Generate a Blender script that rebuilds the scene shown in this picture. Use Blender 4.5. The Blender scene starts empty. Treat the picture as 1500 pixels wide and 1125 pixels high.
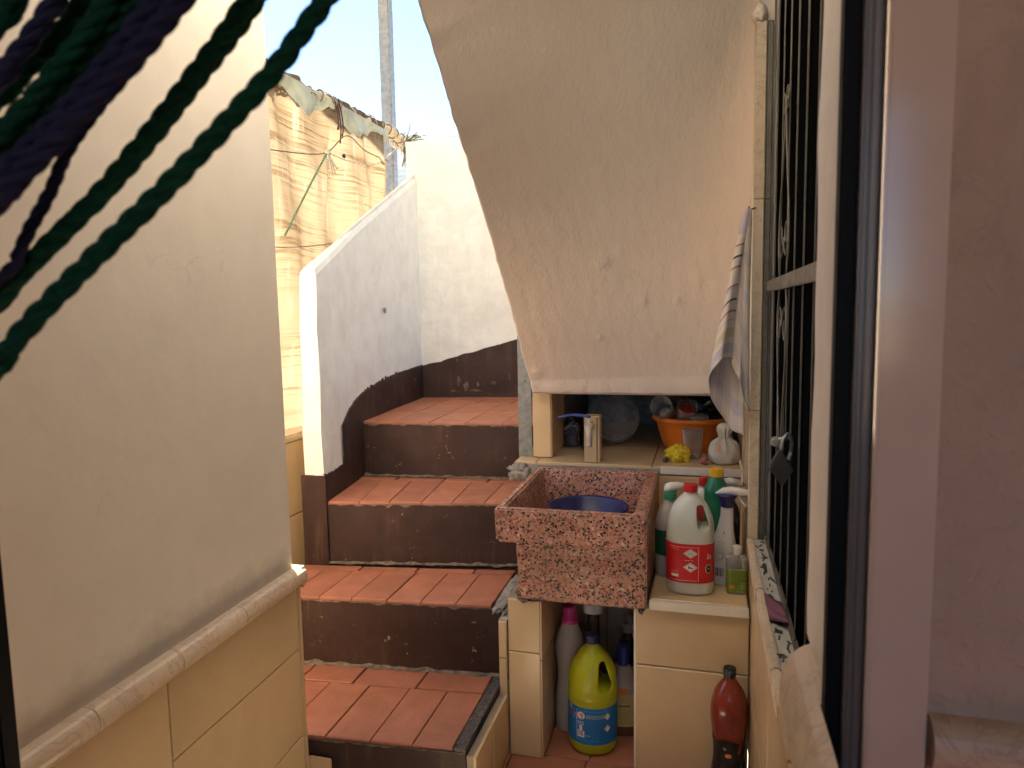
import bpy, bmesh, math, random
from mathutils import Vector, Matrix, noise as mnoise
R = math.radians
random.seed(7)
S = bpy.context.scene
COL = S.collection

# ------------------------------------------------------------------ camera, sky, sun, exposure
CAM_LOC = Vector((0, 0, 1.18))
yaw, pitch, roll = R(15.1), R(5.9), R(1.03)
fw = Vector((-math.sin(yaw)*math.cos(pitch), math.cos(yaw)*math.cos(pitch), -math.sin(pitch)))
rt = Vector((math.cos(yaw), math.sin(yaw), 0)); up = rt.cross(fw)
r2 = rt*math.cos(roll) - up*math.sin(roll); u2 = rt*math.sin(roll) + up*math.cos(roll)
cam = bpy.data.cameras.new('camera'); camo = bpy.data.objects.new('camera', cam); COL.objects.link(camo)
m3 = Matrix((r2, u2, -fw)).transposed()
camo.matrix_world = Matrix.Translation(CAM_LOC) @ m3.to_4x4()
cam.sensor_width = 36; cam.lens = 24.96; cam.clip_start = .01; cam.clip_end = 5000
cam.dof.use_dof = True; cam.dof.focus_distance = 1.95; cam.dof.aperture_fstop = 7.5
S.camera = camo

SUN = Vector((-.47, .36, .80)).normalized()
w = bpy.data.worlds.new('World'); S.world = w; w.use_nodes = True
wn = w.node_tree; sky = wn.nodes.new('ShaderNodeTexSky'); sky.sky_type = 'NISHITA'; sky.sun_disc = False
sky.sun_elevation = math.asin(SUN.z); sky.sun_rotation = math.atan2(SUN.x, SUN.y)
sky.air_density = .6; sky.dust_density = .1; sky.ozone_density = 3.0
wn.nodes['Background'].inputs[1].default_value = .05
wn.links.new(sky.outputs[0], wn.nodes['Background'].inputs[0])
sl = bpy.data.lights.new('sun', 'SUN'); sl.energy = 5.0; sl.angle = R(.53); sl.color = (1, .93, .82)
so = bpy.data.objects.new('sun', sl); COL.objects.link(so); so.location = (0, 0, 6)
so.rotation_euler = (-SUN).to_track_quat('-Z', 'Y').to_euler()
S.view_settings.view_transform = 'Standard'; S.view_settings.look = 'None'
S.view_settings.exposure = 3.5; S.view_settings.gamma = 1
S.render.engine = 'CYCLES'
S.cycles.max_bounces = 9; S.cycles.diffuse_bounces = 6; S.cycles.transparent_max_bounces = 16

# ------------------------------------------------------------------ materials
def lin(r, g, b):
    f = lambda c: (c/255/12.92) if c/255 <= .04045 else ((c/255+.055)/1.055)**2.4
    return (f(r), f(g), f(b), 1)
class NT:
    def __init__(s, name):
        s.m = bpy.data.materials.new(name); s.m.use_nodes = True; s.t = s.m.node_tree
        s.b = s.t.nodes['Principled BSDF']; s.out = s.t.nodes['Material Output']
        s.tc = s.t.nodes.new('ShaderNodeTexCoord')
    def n(s, typ, **k):
        x = s.t.nodes.new('ShaderNode'+typ)
        for a, v in k.items(): setattr(x, a, v)
        return x
    def l(s, a, b): s.t.links.new(a, b)
    def co(s, scale=(1, 1, 1), src='Object'):
        mp = s.n('Mapping'); mp.inputs['Scale'].default_value = scale
        s.l(s.tc.outputs[src], mp.inputs[0]); return mp.outputs[0]
    def noise(s, scale, detail=4, rough=.55, co=None, dist=0):
        x = s.n('TexNoise'); x.inputs['Scale'].default_value = scale; x.inputs['Detail'].default_value = detail
        x.inputs['Roughness'].default_value = rough; x.inputs['Distortion'].default_value = dist
        s.l(co if co is not None else s.tc.outputs['Object'], x.inputs['Vector']); return x.outputs['Fac']
    def vor(s, scale, co=None, feature='F1', out='Distance'):
        x = s.n('TexVoronoi', feature=feature); x.inputs['Scale'].default_value = scale
        s.l(co if co is not None else s.tc.outputs['Object'], x.inputs['Vector']); return x.outputs[out]
    def ramp(s, fac, stops, interp='LINEAR'):
        x = s.n('ValToRGB'); x.color_ramp.interpolation = interp
        e = x.color_ramp.elements
        while len(e) < len(stops): e.new(1)
        for i, (p, c) in enumerate(stops):
            e[i].position = p; e[i].color = c if isinstance(c, tuple) else (c, c, c, 1)
        s.l(fac, x.inputs[0]); return x.outputs[0]
    def mix(s, fac, a, b, mode='MIX'):
        x = s.n('Mix', data_type='RGBA', blend_type=mode)
        for i, v in ((0, fac), (6, a), (7, b)):
            if hasattr(v, 'is_linked') or isinstance(v, bpy.types.NodeSocket): s.l(v, x.inputs[i])
            else: x.inputs[i].default_value = v
        return x.outputs[2]
    def math(s, op, a, b=0):
        x = s.n('Math', operation=op)
        for i, v in enumerate((a, b)):
            if isinstance(v, bpy.types.NodeSocket): s.l(v, x.inputs[i])
            else: x.inputs[i].default_value = v
        return x.outputs[0]
    def bump(s, h, strength=.3, dist=.002, prev=None):
        x = s.n('Bump'); x.inputs['Strength'].default_value = strength; x.inputs['Distance'].default_value = dist
        s.l(h, x.inputs['Height'])
        if prev is not None: s.l(prev, x.inputs['Normal'])
        s.l(x.outputs[0], s.b.inputs['Normal']); return x.outputs[0]
    def col(s, c):
        if isinstance(c, bpy.types.NodeSocket): s.l(c, s.b.inputs['Base Color'])
        else: s.b.inputs['Base Color'].default_value = c
    def set(s, **k):
        for a, v in k.items():
            i = s.b.inputs[a.replace('_', ' ')]
            if isinstance(v, bpy.types.NodeSocket): s.l(v, i)
            else: i.default_value = v
def sc(c, k): return (c[0]*k, c[1]*k, c[2]*k, 1)

def mk_plaster(name, c, bs=90, bstr=.5, stretch=(1, 1, .45), dirt=.10, bd=.0025, low_band=None, cracks=0, lb=.35, mott=.90):
    t = NT(name)
    n1 = t.noise(2.2, 5, .6); n2 = t.noise(14, 4, .6)
    a = t.ramp(n1, [(.3, sc(c, 1-dirt)), (.7, c)])
    b = t.ramp(n2, [(.35, mott), (.6, 1.0)])
    col = t.mix(1.0, a, b, 'MULTIPLY')
    sp = t.ramp(t.noise(55, 3, .7), [(.72, (1, 1, 1, 1)), (.80, (.72, .66, .58, 1))])
    col = t.mix(.55, col, t.mix(1, col, sp, 'MULTIPLY'))
    if cracks:
        cw = t.n('VectorMath', operation='ADD'); nz = t.n('TexNoise'); nz.inputs['Scale'].default_value = 7; nz.inputs['Detail'].default_value = 5
        t.l(t.tc.outputs['Object'], nz.inputs['Vector']); s3 = t.n('VectorMath', operation='SCALE'); s3.inputs['Scale'].default_value = .22
        t.l(nz.outputs['Color'], s3.inputs[0]); t.l(t.tc.outputs['Object'], cw.inputs[0]); t.l(s3.outputs[0], cw.inputs[1])
        e = t.ramp(t.vor(3.1, cw.outputs[0], 'DISTANCE_TO_EDGE'), [(.002, 1.0), (.007, 0.0)])
        mk = t.ramp(t.noise(2.7, 3), [(.54, 0.0), (.66, 1.0)])
        col = t.mix(t.math('MULTIPLY', t.math('MULTIPLY', e, mk), cracks), col, sc(c, .45))
        sm = t.ramp(t.noise(3.3, 6, .7, t.co((1, 1, 1.6)), 1.5), [(.56, 0.0), (.75, 1.0)])
        col = t.mix(t.math('MULTIPLY', sm, .07), col, sc(c, .62))
        ck = t.ramp(t.noise(24, 4, .7), [(.73, 0.0), (.745, 1.0)])
        col = t.mix(t.math('MULTIPLY', ck, .25), col, sc(c, .5))
    if low_band:  # grey-brown tone towards the wall foot, with a noisy upper edge
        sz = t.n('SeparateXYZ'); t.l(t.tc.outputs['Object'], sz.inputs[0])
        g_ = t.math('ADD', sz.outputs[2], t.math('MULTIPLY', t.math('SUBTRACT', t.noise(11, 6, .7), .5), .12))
        gm = t.ramp(g_, [(low_band[0], 1.0), (low_band[1], 0.0)])
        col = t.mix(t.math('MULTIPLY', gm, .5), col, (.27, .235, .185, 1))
    t.col(col)
    co = t.co(stretch)
    p = t.bump(t.noise(bs, 6, .62, co, .6), bstr, bd)
    t.bump(t.noise(9, 3, .5), lb, .008, p)
    t.set(Roughness=.72)
    return t.m
def mk_tile(name, c, var=.12, rough=.28, scale=5, vein=.25, veinc=None):
    t = NT(name); oi = t.n('ObjectInfo')
    add = t.n('VectorMath', operation='ADD'); sc3 = t.n('VectorMath', operation='SCALE'); sc3.inputs['Scale'].default_value = 9
    cmb = t.n('CombineXYZ'); t.l(oi.outputs['Random'], cmb.inputs[0]); t.l(oi.outputs['Random'], cmb.inputs[1])
    t.l(cmb.outputs[0], sc3.inputs[0]); t.l(t.tc.outputs['Object'], add.inputs[0]); t.l(sc3.outputs[0], add.inputs[1])
    n1 = t.noise(scale, 6, .6, add.outputs[0], 1.2)
    a = t.ramp(n1, [(.3, sc(c, 1-var)), (.7, sc(c, 1+var*.6))])
    v = t.ramp(t.math('ABSOLUTE', t.math('SUBTRACT', t.noise(scale*1.3, 5, .55, add.outputs[0], 2.0), .5)), [(0, 1.0), (.035, 0.0)])
    a = t.mix(t.math('MULTIPLY', v, vein), a, veinc or sc(c, 1.35))
    rv = t.ramp(oi.outputs['Random'], [(0, .90), (1, 1.06)])
    a = t.mix(1, a, rv, 'MULTIPLY')
    d = t.ramp(t.noise(26, 5, .7, add.outputs[0]), [(.60, (1, 1, 1, 1)), (.85, (.7, .6, .5, 1))])
    t.col(t.mix(.14, a, t.mix(1, a, d, 'MULTIPLY')))
    t.set(Roughness=t.ramp(t.noise(18, 4, .6, add.outputs[0]), [(.35, rough), (.75, rough+.06)]))
    t.bump(t.noise(25, 3), .12, .001)
    return t.m
def mk_brown():
    t = NT('brown_gloss_paint')
    c0 = (.019, .0068, .0042, 1); c1 = (.040, .0150, .0092, 1)
    a = t.ramp(t.noise(5, 7, .75), [(.32, c0), (.62, c1), (.78, (.060, .034, .025, 1))])
    # vertical streaks and drips
    st = t.ramp(t.noise(30, 5, .7, t.co((1, 1, .08))), [(.50, 0.0), (.70, 1.0)])
    msk = t.ramp(t.noise(6, 3), [(.45, 0.0), (.65, 1.0)])
    a = t.mix(t.math('MULTIPLY', t.math('MULTIPLY', st, msk), .5), a, (.15, .09, .06, 1))
    # chips showing plaster
    ch = t.ramp(t.noise(38, 6, .75), [(.635, 0.0), (.66, 1.0)])
    m2 = t.ramp(t.noise(7, 3, .6), [(.53, 0.0), (.60, 1.0)])
    a = t.mix(t.math('MULTIPLY', ch, m2), a, (.34, .25, .17, 1))
    du = t.ramp(t.noise(120, 3, .8), [(.66, 0.0), (.75, 1.0)])
    a = t.mix(t.math('MULTIPLY', t.math('MULTIPLY', du, t.ramp(t.noise(4, 4, .6), [(.42, 0.0), (.62, 1.0)])), .6), a, (.2, .15, .11, 1))
    t.col(a); t.set(Roughness=t.ramp(t.noise(9, 4), [(.3, .55), (.7, .75)]))
    p = t.bump(t.noise(14, 6, .6), .5, .006); t.bump(t.noise(80, 4, .6), .35, .0015, p)
    return t.m
def mk_terrazzo():
    t = NT('pink_terrazzo')
    co = t.n('VectorMath', operation='ADD'); nz = t.n('TexNoise'); nz.inputs['Scale'].default_value = 140
    t.l(t.tc.outputs['Object'], nz.inputs['Vector'])
    scn = t.n('VectorMath', operation='SCALE'); scn.inputs['Scale'].default_value = .004
    t.l(nz.outputs['Color'], scn.inputs[0]); t.l(t.tc.outputs['Object'], co.inputs[0]); t.l(scn.outputs[0], co.inputs[1])
    v = t.n('TexVoronoi'); v.inputs['Scale'].default_value = 160; t.l(co.outputs[0], v.inputs['Vector'])
    sep = t.n('SeparateColor'); t.l(v.outputs['Color'], sep.inputs[0])
    P = [(0, (.012, .010, .010, 1)), (.20, (.36, .10, .062, 1)), (.40, (.46, .165, .115, 1)), (.60, (.30, .085, .058, 1)), (.72, (.50, .30, .22, 1)),
         (.80, (.05, .03, .028, 1)), (.88, (.52, .17, .075, 1)), (.96, (.58, .46, .36, 1))]
    chips = t.ramp(sep.outputs[0], P, 'CONSTANT')
    edge = t.ramp(t.vor(160, co.outputs[0], 'DISTANCE_TO_EDGE'), [(.03, 0.0), (.10, 1.0)])
    base = t.ramp(t.noise(60, 5, .7), [(.3, (.38, .19, .125, 1)), (.7, (.52, .30, .21, 1))])
    big = t.ramp(sep.outputs[1], [(.30, 0.0), (.34, 1.0)])
    a = t.mix(t.math('MULTIPLY', edge, big), base, chips)
    v2 = t.n('TexVoronoi'); v2.inputs['Scale'].default_value = 260; t.l(co.outputs[0], v2.inputs['Vector'])
    sp2 = t.n('SeparateColor'); t.l(v2.outputs['Color'], sp2.inputs[0])
    a = t.mix(t.ramp(sp2.outputs[0], [(.93, 0.0), (.94, 1.0)]), a, (.02, .015, .015, 1))
    dirt = t.ramp(t.noise(5, 5, .65), [(.35, .85), (.65, 1.2)])
    t.col(t.mix(1, a, dirt, 'MULTIPLY')); t.set(Roughness=t.ramp(t.noise(20, 4), [(.3, .32), (.7, .6)]))
    t.bump(t.math('ADD', t.noise(120, 4), edge), .25, .0012)
    return t.m
def mk_plastic(name, c, rough=.35, sss=0, var=.06, tr=0):
    t = NT(name); t.col(t.ramp(t.noise(18, 4, .6), [(.3, sc(c, 1-var)), (.7, sc(c, 1+var))]))
    t.set(Roughness=t.ramp(t.noise(40, 3), [(.3, rough*.85), (.7, rough*1.2)]))
    if sss:
        t.set(Subsurface_Weight=sss); t.b.inputs['Subsurface Radius'].default_value = (.02, .015, .01); t.b.inputs['Subsurface Scale'].default_value = .5
    if tr: t.set(Transmission_Weight=tr, IOR=1.3)
    t.bump(t.noise(35, 3), .05, .001)
    return t.m
def mk_clear(name, tint, mixf=.25, rough=.15):
    t = NT(name); tr = t.n('BsdfTransparent'); tr.inputs[0].default_value = tint
    t.col(sc(tint, .7)); t.set(Roughness=rough)
    mx = t.n('MixShader'); lw = t.n('LayerWeight'); lw.inputs[0].default_value = .35
    f = t.math('MINIMUM', t.math('ADD', t.math('MULTIPLY', lw.outputs['Facing'], .7), t.math('MULTIPLY', t.noise(25, 4, .6), mixf*2)), .95)
    t.l(f, mx.inputs[0]); t.l(tr.outputs[0], mx.inputs[1]); t.l(t.b.outputs[0], mx.inputs[2]); t.l(mx.outputs[0], t.out.inputs[0])
    return t.m
def mk_metal(name, c, rough=.45, metal=.85, spangle=True):
    t = NT(name)
    a = t.ramp(t.noise(40, 5, .7), [(.3, sc(c, .72)), (.7, sc(c, 1.2))])
    if spangle: a = t.mix(.35, a, t.mix(1, a, t.ramp(t.vor(70, out='Distance'), [(0, .55), (.6, 1.1)]), 'MULTIPLY'))
    ru = t.ramp(t.noise(22, 5, .7), [(.66, 0.0), (.74, 1.0)])
    t.col(t.mix(t.math('MULTIPLY', ru, .5), a, (.13, .075, .04, 1))); t.set(Metallic=metal, Roughness=t.ramp(t.noise(30, 4), [(.3, rough*.8), (.7, rough*1.3)]))
    t.bump(t.noise(60, 4), .15, .001); return t.m
def mk_simple(name, c, rough=.6, var=.15, ns=20, bs=60, bstr=.25, bd=.0015):
    t = NT(name); t.col(t.ramp(t.noise(ns, 5, .65), [(.3, sc(c, 1-var)), (.7, sc(c, 1+var))])); t.set(Roughness=rough)
    t.bump(t.noise(bs, 4, .6), bstr, bd); return t.m
def mk_tarp():
    t = NT('striped_tarp')
    sep = t.n('SeparateXYZ'); t.l(t.tc.outputs['Object'], sep.inputs[0])
    wob = t.math('MULTIPLY', t.math('SUBTRACT', t.noise(1.6, 2), .5), .07)
    z = t.math('ADD', sep.outputs[2], wob)
    cm = t.n('CombineXYZ'); t.l(z, cm.inputs[2]); t.l(t.math('MULTIPLY', sep.outputs[1], .02), cm.inputs[1])
    fine = t.ramp(t.noise(85, 4, .75, cm.outputs[0]), [(.50, 0.0), (.56, 1.0)])
    band = t.ramp(t.noise(3.6, 2, .5, cm.outputs[0]), [(.42, 0.0), (.53, 1.0)])
    brk = t.ramp(t.noise(5, 3, .6, t.co((1, 1, 3))), [(.38, .25), (.55, 1.0)])
    base = t.ramp(t.noise(4, 4, .6), [(.3, (.165, .118, .066, 1)), (.7, (.19, .142, .088, 1))])
    a = t.mix(t.math('MULTIPLY', t.math('MULTIPLY', fine, band), brk), base, (.095, .062, .032, 1))
    pale = t.ramp(t.noise(5, 4, .6, t.co((1, 3.5, .8))), [(.55, 0.0), (.72, .6)])
    a = t.mix(pale, a, (.235, .21, .155, 1))
    tl = t.n('BsdfTranslucent'); df = t.n('BsdfDiffuse'); t.l(a, tl.inputs[0]); t.l(a, df.inputs[0])
    mx = t.n('MixShader'); mx.inputs[0].default_value = .42; t.l(tl.outputs[0], mx.inputs[1]); t.l(df.outputs[0], mx.inputs[2]); t.l(mx.outputs[0], t.out.inputs[0])
    return t.m
def mk_towel():
    t = NT('towel_cloth'); uv = t.n('UVMap'); sep = t.n('SeparateXYZ'); t.l(uv.outputs[0], sep.inputs[0])
    cream = (.68, .58, .50, 1); lav = (.50, .43, .49, 1); red = (.44, .10, .10, 1); blk = (.07, .06, .075, 1); yel = (.55, .46, .30, 1)
    st = [(0, lav), (.16, cream), (.225, red), (.235, cream), (.30, blk), (.313, cream), (.375, red), (.384, cream), (.50, red), (.509, lav), (.535, cream),
          (.595, blk), (.612, cream), (.675, red), (.688, cream), (.735, lav), (.75, cream), (.80, yel), (.86, cream), (.90, lav), (.97, cream)]
    front = t.ramp(sep.outputs[1], st, 'CONSTANT')
    ck = t.math('MULTIPLY', t.ramp(t.math('SINE', t.math('MULTIPLY', sep.outputs[0], 42)), [(.45, 0.0), (.55, 1.0)]), 1)
    ck2 = t.ramp(t.math('SINE', t.math('MULTIPLY', sep.outputs[1], 30)), [(.45, 0.0), (.55, 1.0)])
    back = t.mix(t.math('MULTIPLY', t.math('ADD', ck, ck2), .5), cream, lav)
    isf = t.ramp(sep.outputs[0], [(0, 0.0), (.33, 1.0), (.66, 0.0)], 'CONSTANT')
    a = t.mix(isf, back, front)
    t.col(a); t.set(Roughness=.95, Sheen_Weight=.3)
    br = t.n('TexWave'); br.inputs['Scale'].default_value = 90; br.inputs['Distortion'].default_value = 2
    t.l(t.tc.outputs['Object'], br.inputs[0])
    t.bump(t.math('ADD', br.outputs['Fac'], t.noise(300, 3)), .5, .0015)
    return t.m

M = {}
M['white'] = mk_plaster('white_limewash', (.80, .81, .755, 1), 70, .7, (1, 1, .7), .06, .003, None, .35)
M['cream'] = mk_plaster('cream_wall_paint', (.74, .66, .56, 1), 45, .12, (1, 1, 1), .06, .002)
M['cream_smudged_banded'] = mk_plaster('cream_wall_paint_smudged_banded', (.74, .665, .555, 1), 45, .30, (1, 1, 1), .05, .002, (.612, .668), .35, .25, .96)
M['soffit'] = mk_plaster('cream_rough_paint', (.84, .73, .625, 1), 95, .6, (1, 1, .30), .03, .003, None, 0, .06, .975)
M['indoor'] = mk_plaster('indoor_wall_paint', (.60, .45, .335, 1), 40, 1.0, (1, 1, 1), .14, .006, None, .4)
M['brown'] = mk_brown()
M['terra'] = mk_tile('terracotta_tile', (.37, .138, .078, 1), .24, .5, 9, .12, (.48, .2, .12, 1))
M['bounce_tile'] = mk_tile('pale_bounce_tile', (.70, .60, .46, 1), .1, .4, 5, .2)
M['ctile'] = mk_tile('cream_wall_tile', (.63, .46, .26, 1), .07, .22, 4, .25, (.66, .5, .3, 1))
M['mould'] = mk_tile('cream_marble_moulding', (.66, .52, .36, 1), .12, .3, 9, .5, (.42, .25, .14, 1))
M['nosing'] = mk_tile('white_tile_edge', (.72, .66, .54, 1), .08, .3, 8, .1)
M['grout'] = mk_simple('grey_grout', (.30, .25, .19, 1), .9)
M['cement'] = mk_simple('grey_cement', (.27, .25, .22, 1), .9, .4, 45, 90, .7, .003)
M['mortar'] = mk_simple('pale_mortar', (.15, .115, .08, 1), .9, .75, 60, 140, .8, .003)
M['granite'] = mk_simple('dark_stone_strip', (.07, .062, .06, 1), .7, .75, 160, 200, .6, .002)
M['terrazzo'] = mk_terrazzo()
M['galv'] = mk_metal('galvanised_steel', (.24, .25, .24, 1), .5, .7)
M['iron'] = mk_metal('painted_iron', (.17, .15, .12, 1), .5, .35, False)
M['brass'] = mk_metal('worn_brass', (.55, .49, .38, 1), .5, .45, False)
M['steel_dark'] = mk_metal('dark_padlock_steel', (.09, .085, .07, 1), .5, .5, False)
M['tarp'] = mk_tarp(); M['towel'] = mk_towel()
M['alu'] = mk_simple('white_lacquered_aluminium', (.70, .555, .43, 1), .12, .06, 8, 30, .02)
M['alugrey'] = mk_simple('grey_channel', (.17, .145, .125, 1), .35, .1)
M['black'] = mk_simple('black_rubber', (.006, .006, .006, 1), .6, .1); M['black'].node_tree.nodes['Principled BSDF'].inputs['Specular IOR Level'].default_value = .15
M['void'] = mk_simple('matte_black_void', (.004, .004, .004, 1), .9, .3); M['void'].node_tree.nodes['Principled BSDF'].inputs['Specular IOR Level'].default_value = 0  # opaque matte black: the unlit room's darkness is painted onto pane and sash
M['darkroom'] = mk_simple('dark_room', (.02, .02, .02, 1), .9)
M['rope_g'] = mk_simple('green_cord', (.0045, .050, .025, 1), .75, .4, 200, 400, .8, .001)
M['rope_g'].node_tree.nodes['Principled BSDF'].inputs['Specular IOR Level'].default_value = .15
M['rope_n'] = mk_simple('navy_cord', (.004, .006, .040, 1), .75, .4, 200, 400, .8, .001)
M['hem'] = mk_simple('faded_hem_cloth', (.52, .42, .25, 1), .9, .35, 14, 40, .5, .004)
M['flap'] = mk_simple('pale_green_film', (.36, .36, .24, 1), .6, .35, 9, 40, .4, .003)
M['cord'] = mk_simple('grey_twine', (.16, .12, .09, 1), .9, .4)
M['cordlt'] = mk_simple('pale_twine', (.48, .45, .34, 1), .9, .3)
M['cordgr'] = mk_simple('green_twine', (.12, .20, .10, 1), .9, .3)
M['strap'] = mk_simple('brown_strap_cloth', (.10, .045, .03, 1), .9, .3)
M['sill'] = mk_tile('pale_sill_marble', (.52, .48, .40, 1), .18, .35, 14, .3, (.3, .28, .25, 1))
M['shard'] = mk_simple('dark_marble_shard', (.05, .06, .055, 1), .3, .5, 60)
M['pinkcloth'] = mk_simple('mauve_cloth', (.17, .06, .085, 1), .9, .2)
M['whitep'] = mk_plastic('white_plastic', (.70, .66, .58, 1), .35, .15)
M['milky'] = mk_plastic('milky_plastic', (.62, .62, .52, 1), .32, .3)
M['grayp'] = mk_plastic('cloudy_plastic', (.42, .37, .31, 1), .35, .2)
M['red'] = mk_plastic('red_plastic', (.55, .02, .02, 1), .35)
M['yellow'] = mk_plastic('yellow_plastic', (.80, .45, .02, 1), .35)
M['greenp'] = mk_plastic('green_plastic', (.015, .16, .075, 1), .3)
M['green2'] = mk_plastic('mid_green_plastic', (.04, .25, .12, 1), .35)
M['navy'] = mk_plastic('navy_plastic', (.025, .025, .12, 1), .35)
M['bluep'] = mk_plastic('blue_plastic', (.025, .045, .23, 1), .35)
M['deepblue'] = mk_plastic('deep_blue_plastic', (.010, .016, .11, 1), .35)
M['pink'] = mk_plastic('magenta_plastic', (.45, .03, .17, 1), .35)
M['lime'] = mk_plastic('lime_plastic', (.40, .42, .012, 1), .32, .25)
M['orange'] = mk_plastic('orange_plastic', (.75, .20, .02, 1), .4, .15)
M['blackp'] = mk_plastic('black_plastic', (.012, .012, .012, 1), .3)
M['smoke'] = mk_plastic('smoky_plastic', (.055, .045, .035, 1), .25)
M['amberliq'] = mk_plastic('brown_liquid', (.20, .09, .035, 1), .2)
M['sodared'] = mk_plastic('rusty_red_liquid_bottle', (.20, .030, .018, 1), .16, 0, .3)
M['clear'] = mk_clear('clear_plastic', (.95, .94, .91, 1), .05)
M['cleargrey'] = mk_clear('scuffed_clear_plastic', (.86, .85, .81, 1), .20, .25)
M['lred'] = mk_simple('red_print', (.58, .012, .018, 1), .4, .06, 30, 40, .05)
M['lblue'] = mk_simple('blue_print', (.005, .15, .40, 1), .4, .08, 30, 40, .05)
M['lwhite'] = mk_simple('white_print', (.75, .72, .65, 1), .5, .05)
M['lblack'] = mk_simple('black_print', (.02, .02, .02, 1), .5, .05)
M['lgrey'] = mk_simple('grey_print', (.30, .27, .24, 1), .5, .1)
M['lgreen'] = mk_simple('leaf_green_print', (.16, .24, .02, 1), .4, .25, 25, 40, .05)
M['ldgreen'] = mk_simple('dark_green_print', (.012, .06, .025, 1), .4, .35, 40, 40, .05)
M['lyellow'] = mk_simple('yellow_print', (.62, .50, .16, 1), .5, .12)
M['lorange'] = mk_simple('orange_print', (.75, .25, .05, 1), .5, .12)
M['lredtxt'] = mk_simple('dark_red_print', (.40, .05, .03, 1), .5, .1)
M['lnavy'] = mk_simple('navy_print', (.03, .04, .16, 1), .5, .1)
M['ycloth'] = mk_simple('yellow_rag', (.68, .50, .025, 1), .95, .25, 60, 160, .9, .003)
M['bagcloth'] = mk_simple('grey_white_cloth', (.50, .46, .38, 1), .95, .12, 20, 220, .5, .002)
M['shell'] = mk_simple('reddish_shell', (.32, .13, .09, 1), .6, .5, 120)
M['stone'] = mk_simple('dark_pebble', (.05, .048, .05, 1), .4, .4, 90)
M['blackbag'] = mk_simple('black_bag_film', (.01, .01, .012, 1), .25, .3)
M['earth'] = mk_simple('dry_ground', (.22, .17, .11, 1), .95, .3, .2)
M['hill'] = mk_simple('wooded_hillside', (.006, .017, .026, 1), .95, .6, .05, .2, .8, 1)

# ------------------------------------------------------------------ mesh helpers
def obj(name, verts, faces, mat, parent=None, smooth=False, world=True):
    """one mesh object; verts in world space (world=True) or in the parent's local space"""
    me = bpy.data.meshes.new(name)
    off = Vector((0, 0, 0)); inv = None
    if parent is not None and world: inv = WM(parent).inverted()
    vs = [tuple(inv @ Vector(v)) if inv else tuple(v) for v in verts]
    me.from_pydata(vs, [], faces); me.validate(); me.update()
    if mat: me.materials.append(M[mat] if isinstance(mat, str) else mat)
    if smooth:
        for p in me.polygons: p.use_smooth = True
    o = bpy.data.objects.new(name, me); COL.objects.link(o)
    if parent is not None: o.parent = parent
    return o
def WM(o):
    m = Matrix.Translation(o.location) @ o.rotation_euler.to_matrix().to_4x4()
    return (WM(o.parent) @ m) if o.parent else m
def thing(name, label, cat, loc=(0, 0, 0), rz=0, group=None):
    o = bpy.data.objects.new(name, None); COL.objects.link(o); o.empty_display_size = .05
    o.location = loc; o.rotation_euler = (0, 0, rz); o['label'] = label; o['category'] = cat
    if group: o['group'] = group
    return o
def tag(o, label, cat, group=None):
    o['label'] = label; o['category'] = cat
    if group: o['group'] = group
    return o
def struct(o): o['kind'] = 'structure'; return o
def rebase(o, loc):
    """move a single-mesh thing's origin to its base"""
    v = Vector(loc); o.data.transform(Matrix.Translation(-v)); o.location = v; return o
def box_vf(x0, x1, y0, y1, z0, z1, b=0):
    bm = bmesh.new(); bmesh.ops.create_cube(bm, size=1)
    for v in bm.verts:
        v.co = Vector((x0+(x1-x0)*(v.co.x+.5), y0+(y1-y0)*(v.co.y+.5), z0+(z1-z0)*(v.co.z+.5)))
    if b: bmesh.ops.bevel(bm, geom=bm.edges[:], offset=b, segments=2, affect='EDGES')
    bm.verts.index_update()
    r = [v.co[:] for v in bm.verts], [[v.index for v in f.verts] for f in bm.faces]; bm.free(); return r
def box(name, x0, x1, y0, y1, z0, z1, mat, parent=None, b=0):
    v, f = box_vf(x0, x1, y0, y1, z0, z1, b); return obj(name, v, f, mat, parent)
def join(*vfs):
    V, F = [], []
    for v, f in vfs:
        n = len(V); V += list(v); F += [[i+n for i in q] for q in f]
    return V, F
def prism(poly, z0, z1):
    n = len(poly)
    V = [(x, y, z0) for x, y in poly]+[(x, y, z1) for x, y in poly]
    F = [list(range(n))[::-1], list(range(n, 2*n))]+[[i, (i+1) % n, n+(i+1) % n, n+i] for i in range(n)]
    return V, F
def grid(nu, nv, fn):
    V = [fn(i/(nu-1), j/(nv-1)) for j in range(nv) for i in range(nu)]
    F = [[j*nu+i, j*nu+i+1, (j+1)*nu+i+1, (j+1)*nu+i] for j in range(nv-1) for i in range(nu-1)]
    return V, F
def solid_sheet(V, F, nu, nv, off):
    """close a grid into a slab by adding a copy moved by off(v)"""
    n = len(V); V2 = list(V)+[tuple(Vector(v)+Vector(off(v))) for v in V]
    F2 = [q[::-1] for q in F]+[[i+n for i in q] for q in F]
    rim = [i for i in range(nu)]+[j*nu+nu-1 for j in range(1, nv)]+[(nv-1)*nu+i for i in range(nu-2, -1, -1)]+[j*nu for j in range(nv-2, 0, -1)]
    F2 += [[rim[k], rim[(k+1) % len(rim)], rim[(k+1) % len(rim)]+n, rim[k]+n] for k in range(len(rim))]
    return V2, F2
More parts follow.
